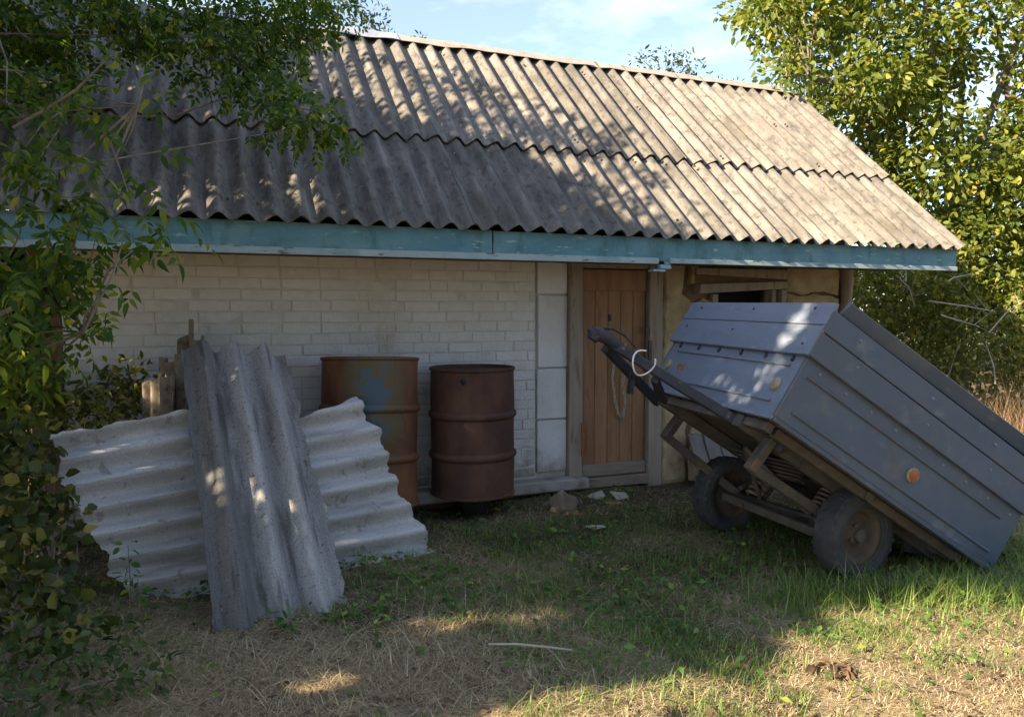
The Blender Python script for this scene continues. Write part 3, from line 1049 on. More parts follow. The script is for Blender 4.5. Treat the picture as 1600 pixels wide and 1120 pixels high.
# bung on the shell of the plain drum
bung = c2 + Z * .82 - np.array([.045, .290, 0])
MB().lathe(bung, np.array([-.15, -1, 0]), [(0, .022), (.012, .022), (.014, .016), (.02, .001)], 10).build('bung', M['black'], d2)
d1, c1, a1 = drum(spot(573, 560, 5.02) * [1, 1, 0] + [0, .03, .15], .315, .985, R_(5.0), M['drum_patch'], 'rusty barrel with a faded blue paint patch behind the leaning roofing sheets', (.33, .66))
for c_, lab in ((c2, 'dark block propping the plain rusty barrel off the ground'), (c1, 'dark block propping the blue patched barrel off the ground')):
    u_, v_ = c_ @ U, c_ @ V
    MB().uvz(u_ - .09, u_ + .09, v_ - .06, v_ + .12, -.02, .147).build('prop_block', M['prop_shade'], base=P(u_, v_, 0), bevel=.006, label=lab, cat='block')

# ------------------------------------------------------------------ leaning corrugated sheets
BL, BR = np.array([-1.88, 3.70, -.03]), np.array([-.46, 4.55, -.03])
b_ = (BR - BL) / np.linalg.norm(BR - BL)
TL, TR = np.array([-2.35, 3.83, .80]), np.array([-1.01, 4.75, 1.01])


def tm(s):
    if s < .42:
        return 1.0
    if s < .5:
        return 1 - (s - .42) / .08 * .15
    return .85 + max(0, (s - .80)) * .30 + .008 * math.sin(s * 40)


ws = corrugated(BL, BR, TR, TL, 7, .043, nl=60, seg=12, thick=.009, ragged=.045, tmax=tm, seed=2.2, phase=.0, flip=1)
ws.build('corrugated_sheet', M['sheet'], base=(BL + BR) / 2, smooth=True, label='wide pale corrugated sheet lying sideways against the barrels', cat='roofing sheet')
BL2, BR2 = np.array([-1.285, 3.275, -.02]), np.array([-.775, 3.63, -.02])
TL2, TR2 = np.array([-1.885, 4.365, 1.255]), np.array([-1.375, 4.63, 1.19])
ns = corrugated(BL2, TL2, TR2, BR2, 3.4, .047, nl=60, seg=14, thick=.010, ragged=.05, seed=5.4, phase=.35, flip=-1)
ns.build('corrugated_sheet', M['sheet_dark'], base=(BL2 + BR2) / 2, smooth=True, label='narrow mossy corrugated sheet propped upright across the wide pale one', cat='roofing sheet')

# broken upright pieces behind, a stake
labs = ['low broken brown sheet piece at the left end of the upright pile', 'middle broken brown sheet piece in the upright pile', 'tallest broken brown sheet piece beside the wooden stake']
for i, (u0, wd, z1, dv) in enumerate(((-.335, .13, 1.02, 4.93), (-.26, .15, 1.13, 5.0), (-.175, .17, 1.255, 5.07))):
    dz = np.array(U * .62 - V * .78) * wd * 1.7
    a_ = P(u0, dv + .06, -.02)
    b_ = P(u0 + .02, dv + .19, z1)
    m = corrugated(a_, b_, b_ + dz + Z * .05, a_ + dz, 2.6, .026, nl=30, seg=12, thick=.010, ragged=.045, seed=i * 4.4, phase=.2 * i, flip=-1)
    m.build('broken_sheet', M['sheet_brown'], base=P(u0, dv, 0), smooth=True, label=labs[i], cat='roofing sheet')
MB().bar(P(-.075, 5.22, -.05), P(-.06, 5.30, 1.39), .045, .03, up=U).build('stake', M['old_wood'], base=P(-.07, 5.22, 0), bevel=.004,
                                                                        label='grey wooden stake standing behind the narrow mossy sheet', cat='stake')

# ------------------------------------------------------------------ trailer
TO = np.array([1.285, 3.738, .930])


def rot3(yaw, pit, roll):
    return np.array((Matrix.Rotation(yaw, 3, 'Z') @ Matrix.Rotation(pit, 3, 'Y') @ Matrix.Rotation(roll, 3, 'X')))


TR_ = rot3(.282, .568, .013)
tx, ty, tz = TR_[:, 0], TR_[:, 1], TR_[:, 2]


def T(x, y, z):
    return TO + tx * x + ty * y + tz * z


NH, FH = np.array([1.849, 4.088, .243]), np.array([1.415, 4.987, .243])      # wheel hubs
AX = (FH - NH) / np.linalg.norm(FH - NH)
trailer = root('trailer', (NH + FH) / 2 * [1, 1, 0], 'blue grey two wheeled cart trailer tipped back on its tail', 'trailer')
L_, W_, H1, H2 = 1.67, 1.40, .349, .643


def tb(x0, x1, y0, y1, z0, z1, m=None):
    return (m or MB()).box(TO, tx, ty, tz, x0, x1, y0, y1, z0, z1)


# lower steel walls
near = tb(0, L_, 0, .022, 0, H1).build('side_panel', M['blue'], trailer, bevel=.004)
rib = tb(.076, 1.583, -.010, .001, .058, .074)
rib.build('rib', M['blue'], near, bevel=.004)
tb(.056, 1.545, -.010, .001, .250, .264).build('rib', M['blue'], near, bevel=.004)
tb(0, L_, -.012, .03, -.024, -.001).build('bottom_lip', M['blue'], near, bevel=.003)
for k in range(9):
    x = .11 + k * .185
    MB().lathe(T(x, .001, .303), -ty, [(0, .010), (.006, .008), (.009, .001)], 8).build('bolt', M['blue_lit'], near)
far = tb(0, L_, W_ - .022, W_, 0, H1).build('side_panel', M['blue'], trailer, bevel=.004)
front = tb(-.001, .022, .024, W_ - .024, 0, H1).build('front_panel', M['blue_lit'], trailer, bevel=.003)
tb(-.011, .0, .09, 1.28, .276, .290).build('rib', M['blue_lit'], front, bevel=.004)
tb(-.011, .0, .09, 1.28, .070, .085).build('rib', M['blue_lit'], front, bevel=.004)
tb(-.014, .0, .0, W_, -.022, .004).build('bottom_lip', M['blue_lit'], front, bevel=.003)
for k in range(6):
    y = .10 + k * .235
    m = MB().lathe(T(-.002, y, .318), -tx, [(0, .013), (.008, .011), (.013, .001)], 8)
    tb(-.010, -.001, y - .004, y + .004, .32, .345, m)
    m.build('bolt', M['drawbar'], front)
# upper boards (slightly outside the steel)
up = tb(-.022, L_ + .01, -.024, .0, H1 - .006, .478).build('side_board', M['blue'], trailer, bevel=.004)
tb(-.022, L_ + .01, -.021, .0, .484, .606).build('side_board', M['blue'], trailer, bevel=.004)
for x, z in ((.20, .56), (.26, .44), (.75, .55), (.80, .42), (1.25, .56), (1.3, .43)):
    MB().lathe(T(x, -.022, z), -ty, [(0, .010), (.006, .008), (.009, .001)], 8).build('bolt', M['blue_lit'], up)
for z0, z1 in ((H1 - .006, .478), (.484, .606)):
    tb(-.022, L_ + .01, W_, W_ + .022, z0, z1).build('side_board', M['blue'], trailer, bevel=.004)
fb = tb(-.026, -.003, -.020, W_ + .02, H1 - .008, .512).build('front_board', M['blue_lit'], trailer, bevel=.003)
fb2 = tb(-.024, -.003, -.020, W_ + .02, .517, .643).build('front_board', M['blue_lit'], trailer, bevel=.003)
for y, z in ((.06, .40), (.75, .455), (1.3, .46)):
    MB().lathe(T(-.025, y, z), -tx, [(0, .008), (.005, .006), (.007, .001)], 8).build('bolt', M['drawbar'], fb)
for y, z in ((.12, .61), (.66, .60), (1.25, .60)):
    MB().lathe(T(-.023, y, z), -tx, [(0, .009), (.005, .007), (.007, .001)], 8).build('bolt', M['drawbar'], fb2)
tb(L_ - .022, L_, .024, W_ - .024, 0, .60).build('tailgate', M['blue'], trailer, bevel=.003)
# flared top plank along the near side
fl = MB()
x0, x1 = .055, L_ + .02
fl.hexa([T(x0, .022, .622), T(x1, .022, .634), T(x1, .044, .628), T(x0, .044, .616), T(x0, -.012, .690), T(x1, -.012, .712), T(x1, .010, .716), T(x0, .010, .694)])
fl.build('top_plank', M['blue'], trailer, bevel=.003)
# floor planks and rails below
for k in range(9):
    y0 = .025 + k * .150
    tb(.02, L_ - .01, y0, y0 + .144, -.022 + jit(.002), -.003).build('floor_plank', M['floor_wood'], trailer)
for y in (.27, 1.13):
    tb(.0, 1.60, y - .03, y + .03, -.10, -.03).build('frame_rail', M['frame_steel'], trailer, bevel=.004)
for x in (.02, .75, 1.45):
    tb(x, x + .05, .05, 1.35, -.075, -.026).build('cross_member', M['frame_steel'], trailer, bevel=.003)
tb(.1, 1.5, .06, .11, -.075, -.026).build('floor_batten', M['floor_wood'], trailer, bevel=.003)
# drawbar: two arms from the frame to the hitch
HX = np.array([.476, 4.233, 1.33])
hitch_in = T(-.66, .70, -.03)
MB().bar(hitch_in, T(.28, .20, -.075), .046, .055, up=tz).build('drawbar_arm', M['drawbar'], trailer, bevel=.006)
MB().bar(hitch_in + ty * .03 - tz * .03, T(.02, 1.2, -.085), .044, .055, up=tz).build('drawbar_arm', M['drawbar'], trailer, bevel=.006)
MB().bar(T(-.38, .56, -.085), T(-.12, .86, -.11), .045, .035, up=tz).build('drawbar_brace', M['drawbar'], trailer, bevel=.004)
hh = MB()
hh.tube([T(-.60, .685, -.03), T(-.70, .69, -.022), T(-.76, .69, -.03), T(-.80, .69, -.055)], [.034, .036, .040, .026], 10)
hh.lathe(T(-.765, .69, -.075), tz, [(0, .030), (.03, .040), (.06, .036), (.075, .001)], 12)
hit = hh.build('hitch', M['drawbar'], trailer, smooth=True)
MB().tube([T(-.74, .69, .012), T(-.70, .685, .040), T(-.62, .675, .046), T(-.53, .66, .020)], [.008, .008, .007, .006], 7).build('handle', M['drawbar'], hit, smooth=True)
# front bracket, trailing arms, axle
for y, hub, s in ((.22, NH, 1), (1.18, FH, -1)):
    top_ = T(.20, y, -.06)
    foot = top_ - tz * .20 - tx * .02
    MB().bar(top_, foot, .07, .05, up=tx).build('bracket', M['frame_steel'], trailer, bevel=.006)
    MB().bar(foot + tz * .02, hub + AX * s * .10 + Z * .02, .04, .055, up=Z).build('trailing_arm', M['frame_steel'], trailer, bevel=.006)
    c0 = hub + AX * s * (.27 if s > 0 else .24) + Z * .035
    xx = (c0 - TO) @ tx
    yy = (c0 - TO) @ ty
    c1_ = T(xx + .02, yy, -.05)
    coil = []
    nt = 6.5
    dax = (c1_ - c0)
    ln = np.linalg.norm(dax)
    dax = dax / ln
    e1_ = np.cross(dax, U)
    e1_ = e1_ / np.linalg.norm(e1_)
    e2_ = np.cross(dax, e1_)
    for i in range(105):
        a = i / 104
        coil.append(c0 + dax * ln * a + (e1_ * math.cos(2 * math.pi * nt * a) + e2_ * math.sin(2 * math.pi * nt * a)) * .050)
    MB().tube(coil, .0095, 6).build('spring', M['spring'], trailer, smooth=True)
    MB().tube([c0 + tx * .07, c1_ + tx * .09], [.014, .020], 8).build('damper', M['frame_steel'], trailer, smooth=True)
ax_ = MB().bar(NH + AX * .06, FH - AX * .06, .05, .06, up=Z)
ax_.build('axle', M['frame_steel'], trailer, bevel=.006)
MB().bar(NH + AX * .08 + np.array([-.16, -.05, .0]), FH - AX * .1 + np.array([-.10, -.05, .02]), .04, .05, up=Z).build('cross_tube', M['frame_steel'], trailer, bevel=.005)
for t_ in (.3, .68):
    p = NH + (FH - NH) * t_
    MB().bar(p, p + np.array([-.15, -.05, .01]), .035, .03, up=Z).build('axle_strut', M['frame_steel'], trailer)


for i, (a_, b_, w_) in enumerate(((NH + AX * .12 + Z * .06, T(.95, .25, -.08), .035), (FH - AX * .12 + Z * .06, T(.95, 1.15, -.08), .035), (NH + AX * .30 + Z * .03, T(.42, .72, -.09), .03),
                                 (FH - AX * .30 + Z * .03, T(.42, .72, -.09), .03), (NH + AX * .35 + np.array([.05, .02, .06]), FH - AX * .35 + np.array([.05, .02, .06]), .03))):
    MB().bar(a_, b_, w_, w_ * .8, up=tx).build('strut', M['frame_steel'], trailer, bevel=.004)
for k in range(5):
    c_ = T(.62 + k * .012, .50, -.05 - k * .018)
    MB().bar(c_ - AX * (.05 + .0 * k), c_ + AX * (.55 - .07 * k), .05, .009, up=tz).build('leaf_spring', M['frame_steel'], trailer)


def wheel(c, s):
    """s = outward direction along the axle"""
    a = AX * s
    Rw, wd, rr_ = .252, .15, .145
    w = MB()
    w.lathe(c, a, [(-.03, .02), (-.03, rr_ - .01), (-.045, rr_), (-.05, rr_ + .004), (.045, rr_ + .004), (.05, rr_ + .008), (.046, rr_ - .006), (.03, rr_ - .022), (.012, rr_ - .03), (.006, .075), (.016, .06), (.022, .055), (.03, .04), (.03, .001)], 40)
    o = w.build('wheel', M['rim'], trailer, smooth=True)
    t = MB()
    h = wd / 2
    t.lathe(c, a, [(-h * .75, rr_ + .002), (-h * .95, rr_ + .03), (-h, rr_ + .055), (-h * .9, Rw - .022), (-h * .7, Rw - .010), (0, Rw - .008), (h * .7, Rw - .010), (h * .9, Rw - .022), (h, rr_ + .055), (h * .96, rr_ + .03), (h * .90, rr_ + .026), (h * .86, rr_ + .010), (h * .75, rr_ + .002)], 48)
    x = np.cross(a, Z)
    x = x / np.linalg.norm(x)
    y = np.cross(a, x)
    nlug = 26
    for k in range(nlug):
        for sd in (-1, 1):
            th = 2 * math.pi * (k + (.5 if sd > 0 else 0)) / nlug
            rd = x * math.cos(th) + y * math.sin(th)
            tg = -x * math.sin(th) + y * math.cos(th)
            g = tg * .6 + a * sd * .25
            q = lambda r, w_, tt: c + rd * r + a * sd * w_ + tg * tt + tg * (w_ * .5)
            t.hexa([q(Rw - .045, h * .96, -.011), q(Rw - .045, h * .96, .011), q(Rw - .012, .004, .010), q(Rw - .012, .004, -.010),
                    q(Rw - .016, h * .93, -.010), q(Rw - .016, h * .93, .010), q(Rw - .004, .004, .009), q(Rw - .004, .004, -.009)])
    t.build('tyre', M['rubber'], o)
    hb = MB().lathe(c, a, [(.026, .038), (.05, .036), (.055, .028), (.056, .001)], 16)
    for k in range(4):
        th = 2 * math.pi * k / 4 + .4
        hb.lathe(c + (x * math.cos(th) + y * math.sin(th)) * .055, a, [(.012, .011), (.032, .011), (.033, .001)], 6)
    hb.build('hub', M['frame_steel'], o)


wheel(NH, -1)
wheel(FH, 1)
# mudflap behind the near wheel, reflectors, rust
q4 = [spot(1408, 838, 4.30), spot(1448, 832, 4.36), spot(1452, 868, 4.36), spot(1415, 862, 4.30)]
mb = MB().hexa([q4[3], q4[2], q4[2] + V * .012, q4[3] + V * .012, q4[0], q4[1], q4[1] + V * .012, q4[0] + V * .012])
mb.build('mudflap', M['rubber'], trailer)
MB().bar(spot(1428, 836, 4.33), T(1.0, .3, -.05), .02, .02).build('flap_bracket', M['frame_steel'], trailer)
rf = MB().lathe(T(.891, -.001, .163), -ty, [(0, .039), (.010, .039), (.014, .033), (.008, .031)], 28).build('reflector', M['amber'], trailer, smooth=True, label='round orange side reflector with a pale rim')
MB().lathe(T(.891, -.001, .163), -ty, [(.002, .031), (.012, .030), (.014, .02), (.0145, .001)], 28).build('lens', M['orange'], rf, smooth=True)
for y, z in ((.117, .17), (1.293, .174)):
    MB().lathe(T(-.001, y, z), -tx, [(0, .036), (.010, .036), (.016, .028), (.018, .001)], 24).build('reflector', M['amber'], trailer, smooth=True, label='yellowed round front reflector')
for y in (1.10, 1.15):
    MB().lathe(T(-.001, y, .176), -tx, [(0, .024), (.003, .022), (.004, .001)], 14).build('rust_blotch', M['rust_spot'], trailer)

# white cable loop and black padlock on the drawbar
lc = T(-.50, .62, -.05)
ring = []
for k in range(25):
    t = -0.9 + k / 24 * 5.4
    ring.append(lc + tx * (.065 * math.cos(t)) + tz * (-.066 * math.sin(t)) * 1.05 + ty * (-.075 + .02 * math.sin(2 * t)))
MB().tube(ring, .0048, 8).build('cable_loop', M['white_rope'], base=lc, smooth=True, label='white cable looped round the black drawbar in front of the door', cat='cable')
pl = T(-.49, .58, -.155)
pk = MB().bar(pl + Z * .0, pl - Z * .075 + U * -.01, .035, .022, up=U)
pk.tube([pl + U * -.012, pl + U * -.012 + Z * .03, pl + Z * .042, pl + U * .012 + Z * .03, pl + U * .012], .004, 6)
pk.build('padlock', M['black'], base=pl, label='small black padlock hanging under the drawbar', cat='padlock')

# ------------------------------------------------------------------ pale planks leaning behind the trailer
plab = ['leftmost pale plank of the four behind the far trailer wheel', 'second pale plank from the left behind the far trailer wheel',
        'third pale plank from the left behind the far trailer wheel', 'rightmost pale plank of the four behind the far trailer wheel']
for i in range(4):
    u0 = 3.78 + i * .145
    MB().hexa([P(u0, 5.17, -.02), P(u0 + .135, 5.17, -.02), P(u0 + .135, 5.195, -.02), P(u0, 5.195, -.02),
               P(u0 - .02, 5.36, .41 + jit(.02)), P(u0 + .115, 5.36, .40 + jit(.02)), P(u0 + .115, 5.385, .40), P(u0 - .02, 5.385, .41)]).build(
        'plank', M['pale_wood'], base=P(u0, 5.2, 0), label=plab[i], cat='plank', group='pale planks leaning on the clay wall', bevel=.003)

# ------------------------------------------------------------------ stone, paper, stick, clod
def lump(name, c, r, mat, seed, **kw):
    bm = bmesh.new()
    bmesh.ops.create_icosphere(bm, subdivisions=3, radius=1)
    for v in bm.verts:
        n = mnoise.noise(v.co * 1.3 + Vector((seed, 0, 0))) * .35 + mnoise.noise(v.co * 4 + Vector((seed, 3, 0))) * .08
        v.co = Vector((v.co.x * r[0], v.co.y * r[1], v.co.z * r[2])) * (1 + n)
    me = bpy.data.meshes.new(name)
    bm.to_mesh(me)
    bm.free()
    o = link(name, me, None, mat, smooth=True, **kw)
    o.location = Vector(c)
    return o


lump('stone', (.36, 5.42, .05), (.105, .085, .10), M['stone'], 1.0, label='round brown stone in front of the sill near the door', cat='stone')
for i, (x, y, r, lab) in enumerate(((.56, 5.50, .035, 'small stone just right of the round brown stone'), (.15, 5.36, .03, 'small stone just left of the round brown stone'), (.9, 5.1, .025, 'tiny stone in the bare earth before the door'),
                               (-.2, 5.18, .03, 'small stone under the sill near the plain barrel'))):
    lump('stone', (x, y, .012), (r, r * .8, r * .6), M['stone'], 3.0 + i, label=lab, cat='stone')


def scrap(c, pts, lab):
    m = MB()
    c = np.array(c)
    vs = [c + np.array(p) for p in pts]
    k = len(vs)
    fs = [(0, i, i + 1) for i in range(1, k - 1)]
    m.add(vs + [v - np.array([0, 0, .002]) for v in vs], fs + [(k + f[2], k + f[1], k + f[0]) for f in fs] + [(i, k + i, k + (i + 1) % k, (i + 1) % k) for i in range(k)])
    m.build('paper_scrap', M['paper'], base=c, label=lab, cat='paper')


scrap((.66, 5.78, .012), [(-.09, .02, .02), (-.03, -.05, .0), (.05, -.03, .03), (.03, .05, .055), (-.04, .06, .03)], 'crumpled pale paper scrap before the door, left piece')
scrap((.80, 5.80, .010), [(-.05, .03, .05), (0, -.05, .0), (.09, -.04, .02), (.07, .03, .04)], 'crumpled pale paper scrap before the door, right piece')
scrap((.55, 4.98, .012), [(-.08, .01, .01), (0, -.015, .0), (.07, .0, .012), (.06, .02, .02), (-.05, .03, .015)], 'small whitish scrap lying in the weeds before the door')
MB().tube([(-.10, 3.155, .045), (.02, 3.14, .052), (.13, 3.12, .05), (.25, 3.10, .045)], [.004, .005, .005, .003], 6).build('stick', M['twig'], base=(-.1, 3.15, 0), smooth=True, label='thin pale stick lying on the dry grass in the foreground', cat='stick')


def fnoise(x, y, s, o=0.):
    return (np.sin(x * s * 1.7 + o + 1.3 * np.sin(y * s * 1.1 + o)) + np.sin(y * s * 2.1 - o + 1.7 * np.sin(x * s * .9 + 2 + o)) + np.sin((x + y) * s * 3.3 + o)) / 3


# ------------------------------------------------------------------ foliage engine
def leaf_simple(w=.5, fold=.12, curl=.12):
    v = [(0, 0, 0), (.3, -w * .46, fold * .8), (.3, 0, 0), (.3, w * .46, fold * .8), (.68, -w * .40, fold * .6 - curl * .3), (.68, 0, -curl * .3), (.68, w * .40, fold * .6 - curl * .3), (1, 0, -curl)]
    f = [(0, 1, 2), (0, 2, 3), (1, 4, 5), (1, 5, 2), (2, 5, 6), (2, 6, 3), (4, 7, 5), (5, 7, 6)]
    return np.array(v), np.array(f)


def leaf_small():
    v = [(0, 0, 0), (.45, -.28, .07), (.5, 0, 0), (.45, .28, .07), (1, 0, -.10)]
    return np.array(v), np.array([(0, 1, 2), (0, 2, 3), (1, 4, 2), (2, 4, 3)])


def leaf_compound(pairs=2, ll=.42, w=.17, droop=.10):
    vs, fs = [], []

    def leaflet(o, d, L):
        d = np.array(d, float)
        d /= np.linalg.norm(d)
        s = np.cross((0, 0, 1), d)
        s /= np.linalg.norm(s)
        n = len(vs)
        o = np.array(o)
        W = w * L / ll
        for q, ww, dz in ((.30, .85, .0), (.62, .72, -droop * .5)):
            c = o + d * L * q + [0, 0, dz * L]
            vs.extend([c - s * W * ww + [0, 0, .10 * W], c + [0, 0, -.25 * W], c + s * W * ww + [0, 0, .10 * W]])
        vs.append(o)
        vs.append(o + d * L + [0, 0, -droop * L * 1.7])
        fs.extend([(n + 6, n, n + 1), (n + 6, n + 1, n + 2), (n, n + 3, n + 4), (n, n + 4, n + 1), (n + 1, n + 4, n + 5), (n + 1, n + 5, n + 2), (n + 3, n + 7, n + 4), (n + 4, n + 7, n + 5)])

    for k in range(pairs):
        x = .28 + k * .30
        for s in (-1, 1):
            leaflet((x, s * .015, -droop * x * x), (.55, s * .95, -.25), ll * (1.0 - .1 * k))
    xe = .28 + (pairs - 1) * .30 + .12
    leaflet((xe, 0, -droop * xe * xe), (1, 0, -.25), ll * 1.1)
    n = len(vs)
    vs += [np.array((0, -.006, 0)), np.array((0, .006, 0)), np.array((xe + .05, 0, -droop * xe * xe))]
    fs.append((n, n + 1, n + 2))
    return np.array(vs, float), np.array(fs)


def leaf_lobed():
    v = [(.02, 0, 0)]
    prof = [(-.10, .22), (.10, .48), (.30, .30), (.62, .50), (.60, .24), (1.0, 0), (.60, -.24), (.62, -.50), (.30, -.30), (.10, -.48), (-.10, -.22)]
    v = [(.28, 0, .02)] + [(x, y, .07 * abs(y) * 2 - .12 * max(0, x - .3)) for x, y in prof] + [(0, 0, 0)]
    k = len(prof)
    f = [(0, i + 2, i + 1) for i in range(k - 1)] + [(0, 1, k + 1), (0, k + 1, k)]
    return np.array(v, float), np.array(f)


def unit(a):
    return a / (np.linalg.norm(a, axis=-1, keepdims=True) + 1e-9)


def scatter(tmpl, pos, dirs, ups, scale):
    tv, tf = tmpl
    x = unit(dirs)
    z_ = ups - x * np.sum(ups * x, -1, keepdims=True)
    z_ = unit(z_)
    y = np.cross(z_, x)
    B = np.stack([x, y, z_], -1)            # columns
    v = pos[:, None, :] + np.einsum('nij,kj->nki', B, tv) * scale[:, None, None]
    n, k = len(pos), len(tv)
    f = tf[None] + (np.arange(n) * k)[:, None, None]
    return v.reshape(-1, 3), f.reshape(-1, 3)


def clump_leaves(centres, radii, per, droop=.4, flat=.75, updev=.7, outward=1.0):
    n = int(np.sum(per))
    idx = np.repeat(np.arange(len(centres)), per)
    d = unit(rng.normal(size=(n, 3)))
    r = rng.random(n) ** .45
    off = d * r[:, None] * np.asarray(radii)[idx][:, None]
    off[:, 2] *= flat
    pos = centres[idx] + off
    dirs = d * outward + rng.normal(size=(n, 3)) * .55 + np.array([0, 0, -droop])
    ups = np.array([0, 0, 1.]) + rng.normal(size=(n, 3)) * updev
    return pos, dirs, ups


def limbs(mb, base_pts, centres, r0, n_limb=7, twig=.006, rlimb=.04):
    """trunk polyline, limbs to spread-out clumps, twigs to the rest"""
    base_pts = [np.array(p, float) for p in base_pts]
    k = len(base_pts)
    mb.tube(base_pts, [r0 * (1 - .55 * i / (k - 1)) for i in range(k)], 9)
    nodes = [base_pts[-1], base_pts[-2]]
    nr = [r0 * .45, r0 * .5]
    c = list(range(len(centres)))
    chosen = []
    D = np.full(len(centres), 1e9)
    start = base_pts[-1]
    D = np.linalg.norm(centres - start, axis=1)
    for i in range(min(n_limb, len(centres))):
        j = int(np.argmax(D))
        chosen.append(j)
        D = np.minimum(D, np.linalg.norm(centres - centres[j], axis=1))
        e = centres[j]
        s = base_pts[-1] if i % 2 == 0 else base_pts[-2]
        pts, rad = [], []
        bend = rng.normal(size=3) * .12 * np.linalg.norm(e - s)
        for q in np.linspace(0, 1, 7):
            p = s + (e - s) * q + bend * math.sin(math.pi * q) + Z * .10 * np.linalg.norm(e - s) * math.sin(math.pi * q)
            pts.append(p)
            rad.append(rlimb * (1 - .85 * q))
            if q > .1:
                nodes.append(p)
        mb.tube(pts, rad, 6)
    nd = np.array(nodes)
    for j in c:
        if j in chosen:
            continue
        e = centres[j]
        dd = np.linalg.norm(nd - e, axis=1)
        s = nd[int(np.argmin(dd))]
        md = (s + e) / 2 + rng.normal(size=3) * .08 * np.linalg.norm(e - s)
        mb.tube([s, md, e], [twig * 2, twig * 1.4, twig * .6], 4, cap=False)


# ------------------------------------------------------------------ plum tree beyond the right gable
def silhouette_clumps(poly_test, n, box, depth, tries=20000):
    out = []
    while len(out) < n and tries:
        tries -= 1
        px = rng.uniform(box[0], box[1])
        py = rng.uniform(box[2], box[3])
        if poly_test(px, py):
            out.append(spot(px, py, rng.uniform(*depth)))
    return np.array(out)


def plum_edge(px, py):
    left = np.interp(py, [-250, -60, 0, 60, 100, 150, 250, 330, 420, 520], [1200, 1165, 1150, 1165, 1195, 1205, 1300, 1390, 1470, 1480])
    return px > left + rng.normal() * 14


C = silhouette_clumps(plum_edge, 470, (1130, 1900, -260, 500), (8.3, 10.4))
plum = root('plum_tree', (5.5, 9.4, 0), 'tall sunlit leafy tree rising beyond the right gable of the shed', 'tree')
mb = MB()
limbs(mb, [(5.5, 9.4, -.1), (5.45, 9.35, .8), (5.35, 9.4, 1.6), (5.4, 9.5, 2.4)], C, .13, 12, .006, .05)
mb.build('trunk', M['bark'], plum, smooth=True)
pos, dr, up_ = clump_leaves(C, np.full(len(C), .36), np.full(len(C), 120), .35, .8, .8)
v, f = scatter(leaf_simple(.55), pos, dr, up_, rng.uniform(.06, .115, len(pos)))
np_mesh('crown', v, f, M['leaf_fruit'], plum, kind='stuff')

# thicket below it
def thicket_edge(px, py):
    return True


C = silhouette_clumps(thicket_edge, 290, (1335, 1900, 405, 660), (7.6, 10.2))
C = C[C[:, 2] > .05]
th = root('bush', (4.6, 8.2, 0), 'dense shady bush filling the gap under the tall tree behind the trailer', 'bush')
for k in range(16):
    e = C[rng.integers(len(C))]
    s = np.array([e[0] + rng.normal() * .3, e[1] + rng.normal() * .2, -.05])
    MB().tube([s, (s + e) / 2 + rng.normal(size=3) * .12, e], [.018, .012, .005], 5).build('stem', M['twig'], th, smooth=True)
pos, dr, up_ = clump_leaves(C, np.full(len(C), .30), np.full(len(C), 75), .3, .85, .8)
v, f = scatter(leaf_simple(.6), pos, dr, up_, rng.uniform(.04, .075, len(pos)))
np_mesh('crown', v, f, M['leaf_bush'], th, kind='stuff')
# bare pale twigs in front of it
C = silhouette_clumps(thicket_edge, 70, (1325, 1520, 405, 520), (8.0, 10.0))
pos, dr, up_ = clump_leaves(C, np.full(len(C), .30), np.full(len(C), 70), .3, .85, .8)
v, f = scatter(leaf_simple(.6), pos, dr, up_, rng.uniform(.04, .075, len(pos)))
np_mesh('foliage', v, f, M['leaf_bush'], th, kind='stuff')
tw = MB()
for a, b, dpt in (((1450, 470), (1555, 487), 7.3), ((1470, 492), (1530, 510), 7.2), ((1545, 520), (1600, 470), 7.0), ((1555, 600), (1540, 535), 7.1), ((1400, 430), (1430, 480), 7.4), ((1415, 440), (1402, 410), 7.4), ((1480, 440), (1520, 428), 7.4)):
    p, q = spot(*a, dpt), spot(*b, dpt + .2)
    md = (p + q) / 2 + rng.normal(size=3) * .04
    tw.tube([p, md, q], [.007, .006, .003], 5)
    for s in range(5):
        t0 = p + (q - p) * rng.uniform(.3, .9)
        tw.tube([t0, t0 + rng.normal(size=3) * .09 + Z * .05], [.003, .0012], 4)
tw.build('dry_branches', M['twig'], base=spot(1520, 560, 7) * [1, 1, 0], label='bare pale dead branches poking out of the bush behind the trailer', cat='branches')

